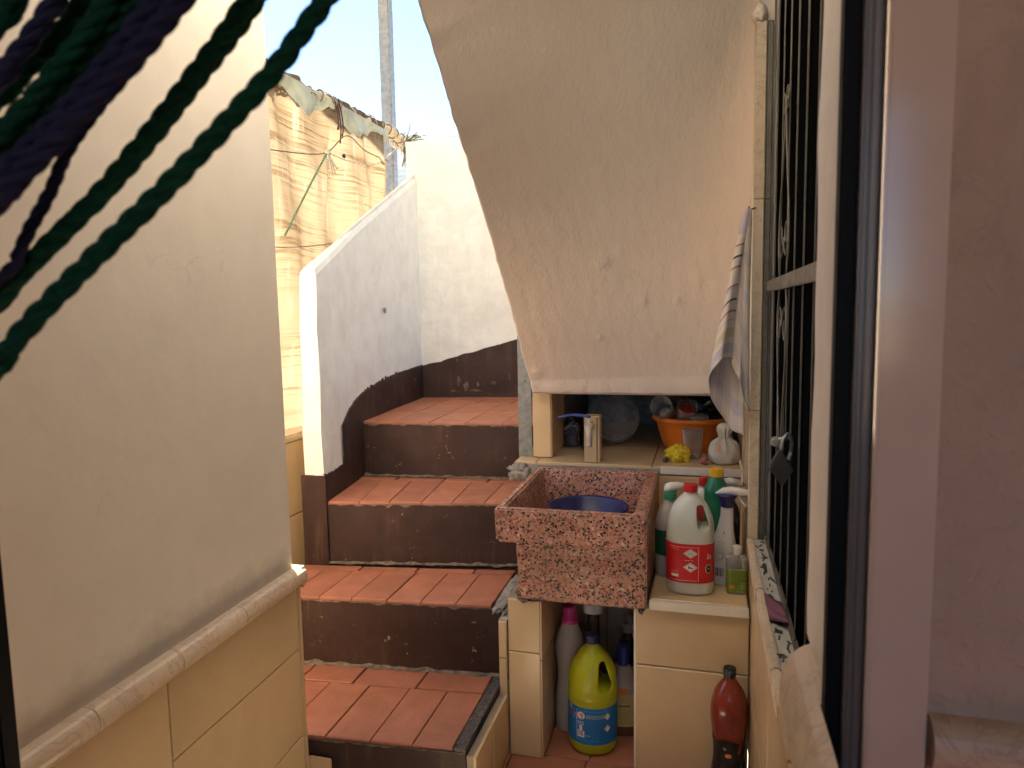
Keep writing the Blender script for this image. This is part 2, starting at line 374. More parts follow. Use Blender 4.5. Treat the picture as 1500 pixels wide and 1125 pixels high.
def slab(o, u, v, t, g=.0015, b=.0015):
    """tile: corner o, edge vectors u, v, thickness vector t; inset by the joint g, bevelled by b"""
    o, u, v, t = map(Vector, (o, u, v, t)); un, vn = u.normalized(), v.normalized(); th = t.length; tn = t.normalized()
    def ring(ins, h): return [o+un*ins+vn*ins+tn*h, o+u-un*ins+vn*ins+tn*h, o+u+v-un*ins-vn*ins+tn*h, o+v+un*ins-vn*ins+tn*h]
    V = ring(g, 0)+ring(g, th-b)+ring(g+b, th)
    F = [[3, 2, 1, 0], [8, 9, 10, 11]]
    for k in (0, 4):
        for i in range(4): F.append([k+i, k+(i+1) % 4, k+4+(i+1) % 4, k+4+i])
    if u.cross(v).dot(t) < 0: F = [f[::-1] for f in F]
    return V, F
def tile(parent, o, u, v, t, mat='ctile', name='tile', g=.0015, b=.0015):
    V, F = slab(o, u, v, t, g, b); return obj(name, V, F, mat, parent)
def quad_tiles(parent, q, us, vs, z, t=.008, mat='terra', g=.002, jz=.0012):
    """tiles over a four-cornered tread q = (front-left, front-right, back-right, back-left)"""
    fl, fr, br, bl = [Vector((p[0], p[1], 0)) for p in q]
    P = lambda a, c: (fl*(1-a)+fr*a)*(1-c)+(bl*(1-a)+br*a)*c
    for j in range(len(vs)-1):
        ul = us[j] if isinstance(us[0], (list, tuple)) else us
        for i in range(len(ul)-1):
            c = [P(ul[i], vs[j]), P(ul[i+1], vs[j]), P(ul[i+1], vs[j+1]), P(ul[i], vs[j+1])]
            m = sum(c, Vector())/4
            def ring(ins, zz): return [p+(m-p).normalized()*ins*1.5+Vector((0, 0, zz)) for p in c]
            dz = random.uniform(-jz, jz)
            V = ring(g, z)+ring(g, z+t-.002+dz)+ring(g+.002, z+t+dz)
            F = [[3, 2, 1, 0], [8, 9, 10, 11]]+[[k+i2, k+(i2+1) % 4, k+4+(i2+1) % 4, k+4+i2] for k in (0, 4) for i2 in range(4)]
            obj('tile', V, F, mat, parent)
def catmull(P, n=8):
    P = [Vector(p) for p in P]; out = []
    for i in range(len(P)-1):
        a = P[i-1] if i else P[0]*2-P[1]; b, c = P[i], P[i+1]; d = P[i+2] if i+2 < len(P) else P[-1]*2-P[-2]
        for k in range(n):
            t = k/n
            out.append(.5*((2*b)+(c-a)*t+(2*a-5*b+4*c-d)*t*t+(-a+3*b-3*c+d)*t**3))
    out.append(P[-1]); return out
def tube(pts, r, seg=8, caps=True, flat=1.0):
    pts = [Vector(p) for p in pts]; n = len(pts); V, F = [], []
    rr = r if callable(r) else (lambda t: r)
    N = None
    for i, p in enumerate(pts):
        T = (pts[min(i+1, n-1)]-pts[max(i-1, 0)]).normalized()
        if N is None:
            N = T.cross(Vector((0, 0, 1)))
            if N.length < .05: N = T.cross(Vector((0, 1, 0)))
        N = (N-T*N.dot(T)).normalized(); B = T.cross(N); q = rr(i/(n-1))
        for k in range(seg):
            a = 2*math.pi*k/seg; V.append(tuple(p+N*q*math.cos(a)+B*q*flat*math.sin(a)))
    for i in range(n-1):
        for k in range(seg): F.append([i*seg+k, i*seg+(k+1) % seg, (i+1)*seg+(k+1) % seg, (i+1)*seg+k])
    if caps: F += [list(range(seg))[::-1], [(n-1)*seg+k for k in range(seg)]]
    return V, F
def frames(pts):
    N = None; out = []
    for i, p in enumerate(pts):
        T = (pts[min(i+1, len(pts)-1)]-pts[max(i-1, 0)]).normalized()
        if N is None: N = T.cross(Vector((0, 0, 1))).normalized()
        N = (N-T*N.dot(T)).normalized(); out.append((p, N, T.cross(N)))
    return out
def twisted(pts, rad, pitch, strands=3, seg=7):
    fr = frames(pts); V, F = [], []; L = 0; ph = random.uniform(0, 6)
    acc = [0]
    for i in range(1, len(pts)): acc.append(acc[-1]+(pts[i]-pts[i-1]).length)
    parts = []
    for s in range(strands):
        path = [p+(N*math.cos(a)+B*math.sin(a))*rad*.52 for (p, N, B), d in zip(fr, acc) for a in [ph+2*math.pi*(s/strands+d/pitch)]]
        parts.append(tube(path, rad*.56, seg))
    return join(*parts)
def interp(P, x):
    if x <= P[0][0]: return P[0][1]
    for (a, b), (c, d) in zip(P, P[1:]):
        if x <= c: return b+(d-b)*((x-a)/(c-a) if c > a else 1)
    return P[-1][1]
class Sec:
    """bottle form: profile [(z, half-width)], elliptical / rounded-square section, local space"""
    def __init__(s, prof, sx=1, sy=1, n=2.0): s.p, s.sx, s.sy, s.n = prof, sx, sy, n
    def pt(s, th, z, off=0):
        r = interp(s.p, z); c, d = math.cos(th), math.sin(th); e = 2/s.n
        x = math.copysign(abs(c)**e, c)*(r*s.sx+off); y = math.copysign(abs(d)**e, d)*(r*s.sy+off); return (x, y, z)
    def mesh(s, seg=40, z0=None, z1=None, off=0, a0=None, a1=None, zs=None, caps=True):
        if zs is None:
            zs = [p[0] for p in s.p]
            if z0 is not None: zs = [z0+(z1-z0)*k/6 for k in range(7)]
        V, F = [], []; full = a0 is None
        ns = seg if full else seg+1
        for z in zs:
            for k in range(ns):
                th = 2*math.pi*k/seg if full else a0+(a1-a0)*k/seg
                V.append(s.pt(th, z, off))
        for j in range(len(zs)-1):
            for k in range(seg):
                k2 = (k+1) % ns if full else k+1
                F.append([j*ns+k, j*ns+k2, (j+1)*ns+k2, (j+1)*ns+k])
        if full and caps: F += [list(range(ns))[::-1], [(len(zs)-1)*ns+k for k in range(ns)]]
        return V, F
def smooth_prof(p, n=5):
    q = catmull([(a, b, 0) for a, b in p], n); return [(v.x, max(v.y, .0005)) for v in q]
def lpart(name, vf, mat, parent, smooth=True): return obj(name, vf[0], vf[1], mat, parent, smooth, world=False)
def lathe(prof, seg=40, cx=0, cy=0, cap0=True, cap1=True):
    V, F = [], []
    for r, z in prof:
        for k in range(seg): a = 2*math.pi*k/seg; V.append((cx+r*math.cos(a), cy+r*math.sin(a), z))
    for j in range(len(prof)-1):
        for k in range(seg): F.append([j*seg+k, j*seg+(k+1) % seg, (j+1)*seg+(k+1) % seg, (j+1)*seg+k])
    if cap0: F.append(list(range(seg))[::-1])
    if cap1: F.append([(len(prof)-1)*seg+k for k in range(seg)])
    return V, F
def cap_vf(r, z0, z1, ribs=24, cx=0, cy=0):
    """ribbed screw cap"""
    V, F = [], []; seg = ribs*2; rows = [(r*.97, z0), (r, z0+.001), (r, z1-.002), (r*.93, z1)]
    for j, (q, z) in enumerate(rows):
        for k in range(seg):
            a = 2*math.pi*k/seg; rr = q*(1-(.035 if k % 2 and j in (1, 2) else 0)); V.append((cx+rr*math.cos(a), cy+rr*math.sin(a), z))
    for j in range(3):
        for k in range(seg): F.append([j*seg+k, j*seg+(k+1) % seg, (j+1)*seg+(k+1) % seg, (j+1)*seg+k])
    F += [list(range(seg))[::-1], [3*seg+k for k in range(seg)]]
    return V, F
def jug_body(name, vf, cutter, mat, parent, vox=.0022):
    """bottle body with a grip hole cut through, edges rounded"""
    a = obj('tmp', vf[0], vf[1], mat, None, True); c = obj('tmp', cutter[0], cutter[1], mat)
    b = a.modifiers.new('b', 'BOOLEAN'); b.object = c; b.operation = 'DIFFERENCE'; b.solver = 'EXACT'
    rm = a.modifiers.new('r', 'REMESH'); rm.mode = 'VOXEL'; rm.voxel_size = vox; rm.use_smooth_shade = True
    sm = a.modifiers.new('s', 'SMOOTH'); sm.factor = .5; sm.iterations = 6
    dg = bpy.context.evaluated_depsgraph_get(); me = bpy.data.meshes.new_from_object(a.evaluated_get(dg))
    me.name = name
    for o in (a, c):
        d = o.data; bpy.data.objects.remove(o); bpy.data.meshes.remove(d)
    if not me.materials: me.materials.append(M[mat])
    for p in me.polygons: p.use_smooth = True
    o = bpy.data.objects.new(name, me); COL.objects.link(o); o.parent = parent; return o
def text_vf(s, size, shear=0):
    cu = bpy.data.curves.new('t', 'FONT'); cu.body = s; cu.size = size; cu.align_x = 'CENTER'; cu.align_y = 'CENTER'; cu.shear = shear; cu.resolution_u = 3
    o = bpy.data.objects.new('t', cu); COL.objects.link(o); bpy.context.view_layer.update()
    me = bpy.data.meshes.new_from_object(o.evaluated_get(bpy.context.evaluated_depsgraph_get()))
    r = [v.co[:] for v in me.vertices], [list(p.vertices) for p in me.polygons]
    bpy.data.objects.remove(o); bpy.data.curves.remove(cu); bpy.data.meshes.remove(me); return r
def rect2(u, v, w, h, nu=4):
    V = [(u-w/2+w*i/nu, v+(-h/2 if j == 0 else h/2), 0) for j in (0, 1) for i in range(nu+1)]
    return V, [[i, i+1, nu+2+i, nu+1+i] for i in range(nu)]
def poly2(pts): return [(a, b, 0) for a, b in pts], [list(range(len(pts)))]
def disc2(u, v, r, n=20, sv=1): return poly2([(u+r*math.cos(2*math.pi*k/n), v+r*sv*math.sin(2*math.pi*k/n)) for k in range(n)])
def diamond2(u, v, r): return poly2([(u, v-r), (u+r, v), (u, v+r), (u-r, v)])
def move2(vf, u, v): return [(a[0]+u, a[1]+v, 0) for a in vf[0]], vf[1]
def print_on(sec, parent, th0, rad, items):
    """flat print laid on a bottle: items = (name, 2d shape, material, height order)"""
    for name, vf, mat, k in items:
        V = [sec.pt(th0+u/rad, v, .0006+.0003*k) for u, v, _ in vf[0]]
        obj(name, V, vf[1], mat, parent, False, world=False)

# ------------------------------------------------------------------ far setting
g = obj('ground', *grid(24, 24, lambda u, v: ((u-.5)*4000, (v-.5)*4000, -4.0+.6*mnoise.noise(Vector((u*9, v*9, 0))))), 'earth'); struct(g)
def hill_fn(u, v):
    x = -900+u*1200; y = 420+v*700
    h = 198*math.exp(-((x+250)/420)**2)*math.sin(math.pi*min(1, v*1.0))**.8
    return (x, y, -6+h*(1+.25*mnoise.noise(Vector((x*.006, y*.006, 3))))+6*mnoise.noise(Vector((x*.03, y*.03, 1))))
hl = obj('hill', *grid(120, 60, hill_fn), 'hill', None, True); struct(hl)

# patio floor: terracotta row, unseen near rows made pale to bounce sunlight
pf = box('patio_floor', -1.45, .12, .63, 2.14, -.25, -.010, 'grout'); struct(pf)
for i in range(5):
    for j in range(4):
        x0 = -.885+i*.2; y0 = .66+j*.27
        tile(pf, (x0, y0, -.010), (.2, 0, 0), (0, .27, 0), (0, 0, .010), 'bounce_tile' if j < 3 else 'terra')
for i in range(2):
    for j in range(2): tile(pf, (-.397+i*.12, 1.74+j*.19, -.010), (.12, 0, 0), (0, .19, 0), (0, 0, .010), 'terra')

# ------------------------------------------------------------------ staircase
st = thing('staircase', 'dark brown painted steps with terracotta tile treads climbing to a landing', 'staircase', (-.85, 1.42, 0))
def front(a, b): return a, b
S1 = [(-1.20, 1.376), (-.513, 1.436), (-.513, 1.80), (-1.20, 1.74)]
S2 = [(-1.235, 1.705), (-.513, 1.775), (-.513, 2.11), (-1.235, 2.0)]
S3 = [(-1.152, 1.984), (-.553, 2.085), (-.553, 2.45), (-1.24, 2.39)]
S4 = [(-1.215, 2.348), (-.553, 2.400), (-.553, 3.20), (-1.265, 3.075)]
T = .009
def jag_strip(p0, p1, h0, h1, out, name, mat, parent, n=46, seed=0, depth=.004):
    """a ragged strip hugging an edge: lower border wanders"""
    p0, p1 = Vector(p0), Vector(p1); V, F = [], []
    o = Vector(out)
    for i in range(n+1):
        t = i/n; p = p0.lerp(p1, t)
        k = max(0, mnoise.noise(Vector((t*23+seed, seed, 0)))+.35*mnoise.noise(Vector((t*70, seed, 2)))+.22)
        V += [tuple(p), tuple(p+o*depth*(.3+k)), tuple(p-Vector((0, 0, h0+(h1-h0)*k))+o*depth*.25*(.3+k))]
    for i in range(n):
        for a in (0, 1): F.append([i*3+a, i*3+a+1, i*3+4+a, i*3+3+a])
    return obj(name, V, F, mat, parent, True)
steps = []
for k, (q, z) in enumerate(((S1, .19), (S2, .385), (S3, .585), (S4, .785))):
    V, F = prism(q, 0, z-T)
    # finer riser front so the nosing can sag a little
    s = obj('step', V, F, 'brown', st); steps.append(s)
for s, q, z, us, vs in ((steps[0], S1, .19, [[0, .16, .36, .53, .70, .855, 1], [0, .22, .45, .72, 1]], [0, .66, 0.92]),
                        (steps[1], S2, .385, [[0, .14, .28, .42, .57, .71, .855, 1], [0, .3, .56, .82, 1]], [0, .70, .80]),
                        (steps[2], S3, .585, [[0, .17, .33, .50, .66, .83, 1], [0, .24, .5, .74, 1]], [0, .72, .83]),
                        (steps[3], S4, .785, [[0, .2, .4, .6, .8, 1], [0, .2, .4, .6, .8, 1], [0, .22, .44, .66, .88, 1]], [0, .34, .67, .995])):
    # stop short of the right end where a stone strip runs on the first step
    qq = list(q)
    if s is steps[0]: qq = [q[0], (q[1][0]-.03, q[1][1]-.003), (q[2][0]-.03, q[2][1]-.003), q[3]]
    if s is steps[1]: qq = [q[0], (q[1][0]-.035, q[1][1]-.003), (q[2][0]-.035, q[2][1]-.003), q[3]]
    quad_tiles(s, qq, us, vs, z-T, T)
    n = Vector((q[1][1]-q[0][1], -(q[1][0]-q[0][0]), 0)).normalized()
    jag_strip((q[0][0], q[0][1], z-T), (q[1][0], q[1][1], z-T), .001, .010, n, 'mortar_edge', 'mortar', s, 70, k*3+z*10, .003)
V, F = grid(6, 60, lambda u, v: (-.540+u*.027+(.006*mnoise.noise(Vector((v*26, 1, 0))) if u < .1 else 0)+(.003*mnoise.noise(Vector((v*40, 7, 0))) if u > .9 else 0), 1.4355+v*.325, .1915+.0028*mnoise.noise(Vector((u*3, v*40, 2)))))
V, F = solid_sheet(V, F, 6, 60, lambda v: (0, 0, -.010)); obj('stone_strip', V, [f[::-1] for f in F], 'granite', steps[0])
for (a, b, z, sd) in (((-1.2, 1.706), (-.513, 1.773), .19, 1), ((-1.152, 1.982), (-.553, 2.083), .385, 2), ((-1.215, 2.346), (-.553, 2.398), .585, 3)):
    # mortar fillet where tread meets the next riser
    dx, dy = b[0]-a[0], b[1]-a[1]; L = math.hypot(dx, dy); nx, ny = dy/L, -dx/L; V, F = [], []
    for i in range(61):
        t = i/60; w0 = .010+.022*max(0, mnoise.noise(Vector((t*14, sd, 0)))+.5*mnoise.noise(Vector((t*50, sd, 4)))); h = .003+.012*max(0, mnoise.noise(Vector((t*17, sd, 9)))+.2)
        x, y = a[0]+dx*t, a[1]+dy*t
        V += [(x+nx*w0, y+ny*w0, z+.0005), (x+nx*.004, y+ny*.004, z+h*.55), (x-nx*.006, y-ny*.006, z+h)]
    for i in range(60):
        for c in (0, 1): F.append([i*3+c, i*3+3+c, i*3+4+c, i*3+1+c])
    obj('mortar_fillet', V, F, 'mortar', steps[sd-1], True)
# grey cement at the right end of the second tread
def lump(name, c, r, parent, mat, amp=.3, fr=3, sub=3, seed=0):
    bm = bmesh.new(); bmesh.ops.create_icosphere(bm, subdivisions=sub, radius=1); c = Vector(c)
    for v in bm.verts:
        p = v.co.copy(); k = 1+amp*mnoise.noise(p*fr+Vector((seed, 0, 0)))+amp*.4*mnoise.noise(p*fr*2.7+Vector((seed, 3, 0)))
        v.co = Vector((p.x*r[0], p.y*r[1], p.z*r[2]))*k+c
    bm.verts.index_update(); V = [v.co[:] for v in bm.verts]; F = [[v.index for v in f.verts] for f in bm.faces]; bm.free()
    return obj(name, V, F, mat, parent, True)
lump('cement_patch', (-.522, 1.885, .379), (.026, .125, .009), steps[1], 'cement', .75, 2.2, 4, 2)
# cream tiles up the open side of the first steps
sp = box('side_panel', -.512, -.497, 1.442, 1.718, 0, .170, 'grout', st)
tile(sp, (-.497, 1.442, 0), (0, .14, 0), (0, 0, .170), (.007, 0, 0)); tile(sp, (-.497, 1.582, 0), (0, .136, 0), (0, 0, .170), (.007, 0, 0))
box('side_core', -.5125, -.4895, 1.7195, 2.0, 0, .372, 'cement', st); tile(sp, (-.5125, 1.7195, .0), (.0235, 0, 0), (0, 0, .27), (0, -.006, 0)); tile(sp, (-.5125, 1.7195, .27), (.0235, 0, 0), (0, 0, .102), (0, -.006, 0))
# body of the steps that turn behind the laundry counter
obj('turning_step', *prism([(-.55, 3.01), (.112, 3.01), (.112, 3.26), (-.55, 3.17)], 0, .975), 'brown', st)

# ------------------------------------------------------------------ parapet beside the landing
pw = thing('parapet_wall', 'white limewashed stair parapet with sloping top and brown painted skirting', 'wall', (-1.2, 2.5, 0))
INN = [(1.98, -1.157), (2.15, -1.180), (2.35, -1.208), (2.7, -1.235), (3.085, -1.262)]
def ptop(y): return 1.325+(y-1.98)*.435
def par_fn(u, v):
    y = 1.98+u*1.10; zt = ptop(y); xi = interp(INN, y); xo = -1.214-.075*u
    # cross-section loop: inner bottom -> inner top -> rounded top -> outer
    xb = xo-.028*(1-u)
    L = [(xi, .0), (xi, zt-.03), (xi-.006, zt-.012), (xi-.022, zt), (xo+.022, zt), (xo+.006, zt-.012), (xo, zt-.03), (xb, 0)]
    s = [0, .40, .43, .46, .56, .59, .62, 1.0]
    for (a, p), (b, q) in zip(zip(s, L), zip(s[1:], L[1:])):
        if v <= b+1e-6:
            t = (v-a)/(b-a); x, z = p[0]+(q[0]-p[0])*t, p[1]+(q[1]-p[1])*t; break
    d = .0035*mnoise.noise(Vector((y*7, z*7, x*3)))+.0015*mnoise.noise(Vector((y*25, z*25, x*9)))
    return (x+d, y+(d*1.5 if u < .01 else 0), z+d)
vs_ = [0]+[.40*k/24 for k in range(1, 24)]+[.40, .43, .46, .51, .56, .59, .62]+[.62+.38*k/8 for k in range(1, 9)]
nu, nv = 40, len(vs_)
V = [par_fn(i/(nu-1), v) for v in vs_ for i in range(nu)]
F = [[j*nu+i, (j+1)*nu+i, (j+1)*nu+i+1, j*nu+i+1] for j in range(nv-1) for i in range(nu-1)]
F += [[j*nu for j in range(nv)][::-1], [j*nu+nu-1 for j in range(nv)]]
obj('plaster', V, F, 'white', pw)
# skirting paint: a thin coat with a wandering upper edge
SK = [(1.975, .672), (2.05, .668), (2.14, .672), (2.147, .70), (2.142, .80), (2.18, .825), (2.216, .846), (2.29, .872), (2.40, .898), (2.55, .915), (2.70, .926), (2.9, .932), (3.07, .936)]
V, F = [], []
pts = []
for (a, b), (c, d) in zip(SK, SK[1:]):
    n = max(2, int(math.hypot(c-a, d-b)/.006))
    for k in range(n): pts.append((a+(c-a)*k/n, b+(d-b)*k/n))
pts.append(SK[-1])
for i, (y, z) in enumerate(pts):
    jz = .006*mnoise.noise(Vector((i*.35, 0, 0)))+.005*mnoise.noise(Vector((i*.9, 4, 0)))
    rough = 3.0 if 2.4 < y < 2.75 else 1
    xi = interp(INN, y)+.0058
    V += [(xi, y, .36), (xi, y, z+jz*rough*.7), (xi-.008, y, z+jz*rough*.7+.0015)]
for i in range(len(pts)-1):
    if pts[i+1][0] < pts[i][0]: continue
    for c in (0, 1): F.append([i*3+c, i*3+3+c, i*3+4+c, i*3+1+c])
obj('painted_skirting', V, F, 'brown', pw)
V, F = [], []
for i in range(25):
    x = -1.236+.086*i/24; V += [(x, 1.9725, .36), (x, 1.9725, .668+.004*mnoise.noise(Vector((i*.5, 9, 0)))), (x, 1.981, .669)]
for i in range(24):
    for c in (0, 1): F.append([i*3+c, i*3+3+c, i*3+4+c, i*3+1+c])
obj('painted_skirting', V, F, 'brown', pw)
lump('plaster_hole', (-1.2175, 2.60, 1.19), (.005, .010, .012), pw, 'cement', .5, 3, 2, 5)

# back wall of the landing
bw = thing('landing_wall', 'white rough plaster wall behind the landing with rising brown skirting', 'wall', (-.8, 3.15, 0))
def bwy(x): return 3.072+(x+1.262)*.155
def bw_fn(u, v):
    x = -1.305+u*1.5; z = v*(1.945+.012*mnoise.noise(Vector((x*5, 1, 0))))
    d = .005*mnoise.noise(Vector((x*6, z*6, 2)))+.003*mnoise.noise(Vector((x*22, z*22, 5)))
    return (x, bwy(x)+d, z)
V, F = grid(70, 90, bw_fn); V, F = solid_sheet(V, F, 70, 90, lambda v: (0, .13, .01))
obj('plaster', V, [f[::-1] for f in F], 'white', bw)
V, F = [], []
for i in range(121):
    x = -1.258+1.3*i/120; z = .932+(x+1.25)*.27+.006*mnoise.noise(Vector((i*.2, 0, 0)))+.004*mnoise.noise(Vector((i*.7, 3, 0)))
    V += [(x, bwy(x)-.008, .7), (x, bwy(x)-.008, z), (x, bwy(x)+.002, z+.002)]
for i in range(120):
    for c in (0, 1): F.append([i*3+c, i*3+3+c, i*3+4+c, i*3+1+c])
obj('painted_skirting', V, F, 'brown', bw)
for i, (x, z, w_, h_) in enumerate(((-1.09, .86, .012, .03), (-1.055, .835, .02, .028), (-1.02, .815, .05, .007), (-.93, .85, .02, .012), (-.855, .875, .006, .026), (-1.12, .815, .025, .006), (-1.0, .845, .008, .016))):
    lump('bare_patch', (x, bwy(x)-.008, z), (w_*.6, .003, h_*.7), bw, 'mortar', .8, 2.2, 3, i)

# low tiled wall under the tarp
lw = thing('tiled_low_wall', 'low cream tiled wall with pale cap running under the striped tarp', 'wall', (-1.36, 2.0, 0))
box('core', -1.44, -1.308, .95, 3.3, -1.5, .765, 'grout', lw)
for k in range(9):
    y0 = .95+k*.26
    for z0, z1 in ((0, .26), (.26, .52), (.52, .765)):
        tile(lw, (-1.308, y0, z0), (0, .26, 0), (0, 0, z1-z0), (.008, 0, 0))
box('cap', -1.45, -1.292, .95, 3.3, .766, .790, 'mould', lw, .006)

# ------------------------------------------------------------------ left house wall with tiled dado
hw = thing('house_wall', 'smooth beige wall with cream tiled dado and round marble moulding', 'wall', (-.95, 1.0, 0))
def hw_fn(u, v):
    y = .665+u*.722; z = .567+v*1.78
    x = -.884-.02*u+.0018*mnoise.noise(Vector((y*3, z*3, 0)))
    if v < .03: x += .010*(1-v/.03)**2
    return (x, y, z)
V, F = grid(36, 90, hw_fn)
V2, F2 = solid_sheet(V, F, 36, 90, lambda v: (-.16, 0, 0))
obj('plaster', V2, F2, 'cream_smudged_banded', hw)
box('dado_core', -1.06, -.908, .665, 1.385, 0, .565, 'grout', hw)
for (y0, y1) in ((.665, .965), (.965, 1.392)):
    for (z0, z1) in ((0, .2), (.2, .41), (.41, .561)) if y0 > .9 else ((0, .3), (.3, .561)):
        tile(hw, (-.884-.02*(y0-.665)/.69, y0, z0), (-.02*(y1-y0)/.69, y1-y0, 0), (0, 0, z1-z0), (.010, 0, 0), g=.0009)
tile(hw, (-.886, 1.385, 0), (-.17, 0, 0), (0, 0, .561), (0, .008, 0))
def mould_vf(p0, p1, out, r=.021, h=.044, cap=True):
    p0, p1, out = Vector(p0), Vector(p1), Vector(out); prof = [(0, -.004), (.010, -.004)]
    for k in range(11): a = -math.pi/2+math.pi*k/10; prof.append((.012+r*math.cos(a)*.9, .021+.0215*math.sin(a)))
    prof += [(.0, .0425)]
    n = len(prof); V = []; N = 2
    for p in (p0, p1): V += [tuple(p+out*a+Vector((0, 0, b))) for a, b in prof]
    F = [[i, i+1, n+i+1, n+i] for i in range(n-1)]+[list(range(n))[::-1], list(range(n, 2*n))]
    return V, F
for (a, b) in ((.665, .80), (.8015, .985), (.9865, 1.17), (1.1715, 1.404)):
    fx = lambda y: -.884-.02*(y-.665)/.69
    V, F = mould_vf((fx(a), a, .561), (fx(b), b, .561), (1, 0, 0)); obj('moulding', V, F, 'mould', hw, False)
    for p in bpy.data.objects[-1:] if False else []: pass
V, F = mould_vf((-.884, 1.394, .561), (-1.06, 1.394, .561), (0, 1, 0), .006); obj('moulding', V, F, 'mould', hw)
box('kerb_tile', -.890, -.832, 1.393, 1.400, 0, .143, 'ctile', hw, .002)

# ------------------------------------------------------------------ upper flight: the sloping cream soffit
uf = thing('upper_stair_flight', 'big sloping cream underside of the upper stair flight, rough brushed paint', 'staircase', (-.2, 1.7, .92))
LP = [(2.172, .925), (2.107, .99), (1.973, 1.127), (1.829, 1.272), (1.726, 1.376), (1.547, 1.534), (1.474, 1.594), (1.413, 1.654), (1.357, 1.705), (1.297, 1.758), (1.206, 1.839), (1.02, 2.0)]
RP = [(2.172, .925), (2.06, 1.22), (1.94, 1.55), (1.84, 1.83), (1.74, 2.02), (1.50, 2.19), (1.20, 2.33)]
def resample(P, n):
    P = [Vector((a, b, 0)) for a, b in P]; L = [0]
    for a, b in zip(P, P[1:]): L.append(L[-1]+(b-a).length)
    out = []
    for k in range(n):
        d = L[-1]*k/(n-1); i = max(j for j in range(len(P)-1) if L[j] <= d+1e-9); out.append(P[i].lerp(P[i+1], (d-L[i])/(L[i+1]-L[i])))
    return out
LC = resample(LP, 60); RC = resample([v[:2] for v in catmull([(a, b, 0) for a, b in RP], 12)], 60)
BMP = [(.395, .28, .020, .006), (.55, .19, .014, .005), (.70, .18, .016, .004), (.47, .29, .009, .003), (.36, .13, .010, .004), (.82, .20, .018, -.004), (.60, .12, .012, .003), (.05, .06, .02, .004)]
def uf_fn(u, v):
    k = v*(len(LC)-1); i = min(int(k), len(LC)-2); t = k-i
    l = LC[i].lerp(LC[i+1], t); r = RC[i].lerp(RC[i+1], t)
    y, z = l.x+(r.x-l.x)*u, l.y+(r.y-l.y)*u
    x = -.518+u*.645
    e = .0015*mnoise.noise(Vector((v*14, 0, 0)))*(1-u) + .003*mnoise.noise(Vector((v*45, 7, 0)))*(1-u)**8
    d = .0016*mnoise.noise(Vector((x*8, z*5, y*3)))+.0010*mnoise.noise(Vector((x*40, z*16, y*9)))
    for bu, bv, br, bh in BMP:
        q = ((u-bu)*.645/br)**2+((v-bv)*1.9/br)**2
        if q < 9: d += bh*math.exp(-q)*(1+.9*mnoise.noise(Vector((u*260, v*420, 1))))
    if v < .035: d += .009*math.cos(v/.035*math.pi*.5)*(1+.5*mnoise.noise(Vector((u*14, 2, 0))))
    return (x+e, y-d*.75, z-d*.6)
nu, nv = 130, 210
V, F = grid(nu, nv, uf_fn); V2, F2 = solid_sheet(V, F, nu, nv, lambda v: (0, .10, .20))
o = obj('soffit', V2, F2, 'soffit', uf, False)
for p in o.data.polygons[:len(F)]: p.use_smooth = True
box('lintel', -.515, .11, 2.17, 2.27, .918, 1.10, 'soffit', uf)
V, F = [], []
for p in LC:
    V += [(-.512, p.x+.08, p.y+.17), (-.42, p.x+.08, p.y+.17), (-.42, p.x+.08, p.y+1.0), (-.512, p.x+.08, p.y+1.0)]
for k in range(len(LC)-1):
    for i in range(4): F.append([k*4+i, k*4+(i+1) % 4, k*4+4+(i+1) % 4, k*4+4+i])
F += [[3, 2, 1, 0], [len(LC)*4-4+i for i in range(4)]]
obj('sun_block_parapet', V, F, 'white', uf)  # unseen parapet added along the flight edge to shut out sun

# galvanised angle that stands on the counter end
ga = thing('steel_angle', 'upright galvanised steel angle between the landing and the laundry counter', 'post', (-.555, 2.22, .69))
V, F = join(box_vf(-.578, -.534, 2.215, 2.219, .694, 1.16, .0008), box_vf(-.578, -.574, 2.219, 2.26, .694, 1.16, .0008)); obj('profile', V, F, 'galv', ga)
for z in (.72, .95): obj('bolt', *lathe([(.005, 0), (.005, .003), (.003, .004)], 10), 'galv', ga, world=False).location = (0, -.006, z-.69)

# ------------------------------------------------------------------ laundry counter
ct = thing('laundry_counter', 'cream tiled masonry laundry counter with open cupboard, bottle shelf and upper niche', 'counter', (-.2, 1.72, 0))
pil = box('pillar', -.487, -.402, 1.726, 2.10, 0, .432, 'grout', ct)
for z0, z1 in ((0, .290), (.290, .434)):
    tile(pil, (-.488, 1.726, z0), (.088, 0, 0), (0, 0, z1-z0), (0, -.007, 0))
for y0, y1 in ((1.722, 2.10),):
    for z0, z1 in ((0, .27), (.27, .43)): tile(pil, (-.402, y0, z0), (0, y1-y0, 0), (0, 0, z1-z0), (.005, 0, 0))
pan = box('front_panel', -.152, .1150, 1.727, 2.10, 0, .438, 'grout', ct)
for x0, x1 in ((-.157, .1155),):
    for z0, z1 in ((0, .292), (.292, .440)): tile(pan, (x0, 1.727, z0), (x1-x0, 0, 0), (0, 0, z1-z0), (0, -.008, 0), g=.0018)
box('tile_edge', -.1605, -.1525, 1.722, 1.9, 0, .434, 'nosing', ct, .002)
cb = box('cupboard_back', -.402, -.152, 2.10, 2.12, 0, .43, 'grout', ct)
tile(cb, (-.402, 2.10, 0), (.125, 0, 0), (0, 0, .3), (0, -.006, 0)); tile(cb, (-.277, 2.10, 0), (.125, 0, 0), (0, 0, .3), (0, -.006, 0))
tile(cb, (-.402, 2.10, .3), (.125, 0, 0), (0, 0, .13), (0, -.006, 0)); tile(cb, (-.277, 2.10, .3), (.125, 0, 0), (0, 0, .13), (0, -.006, 0))
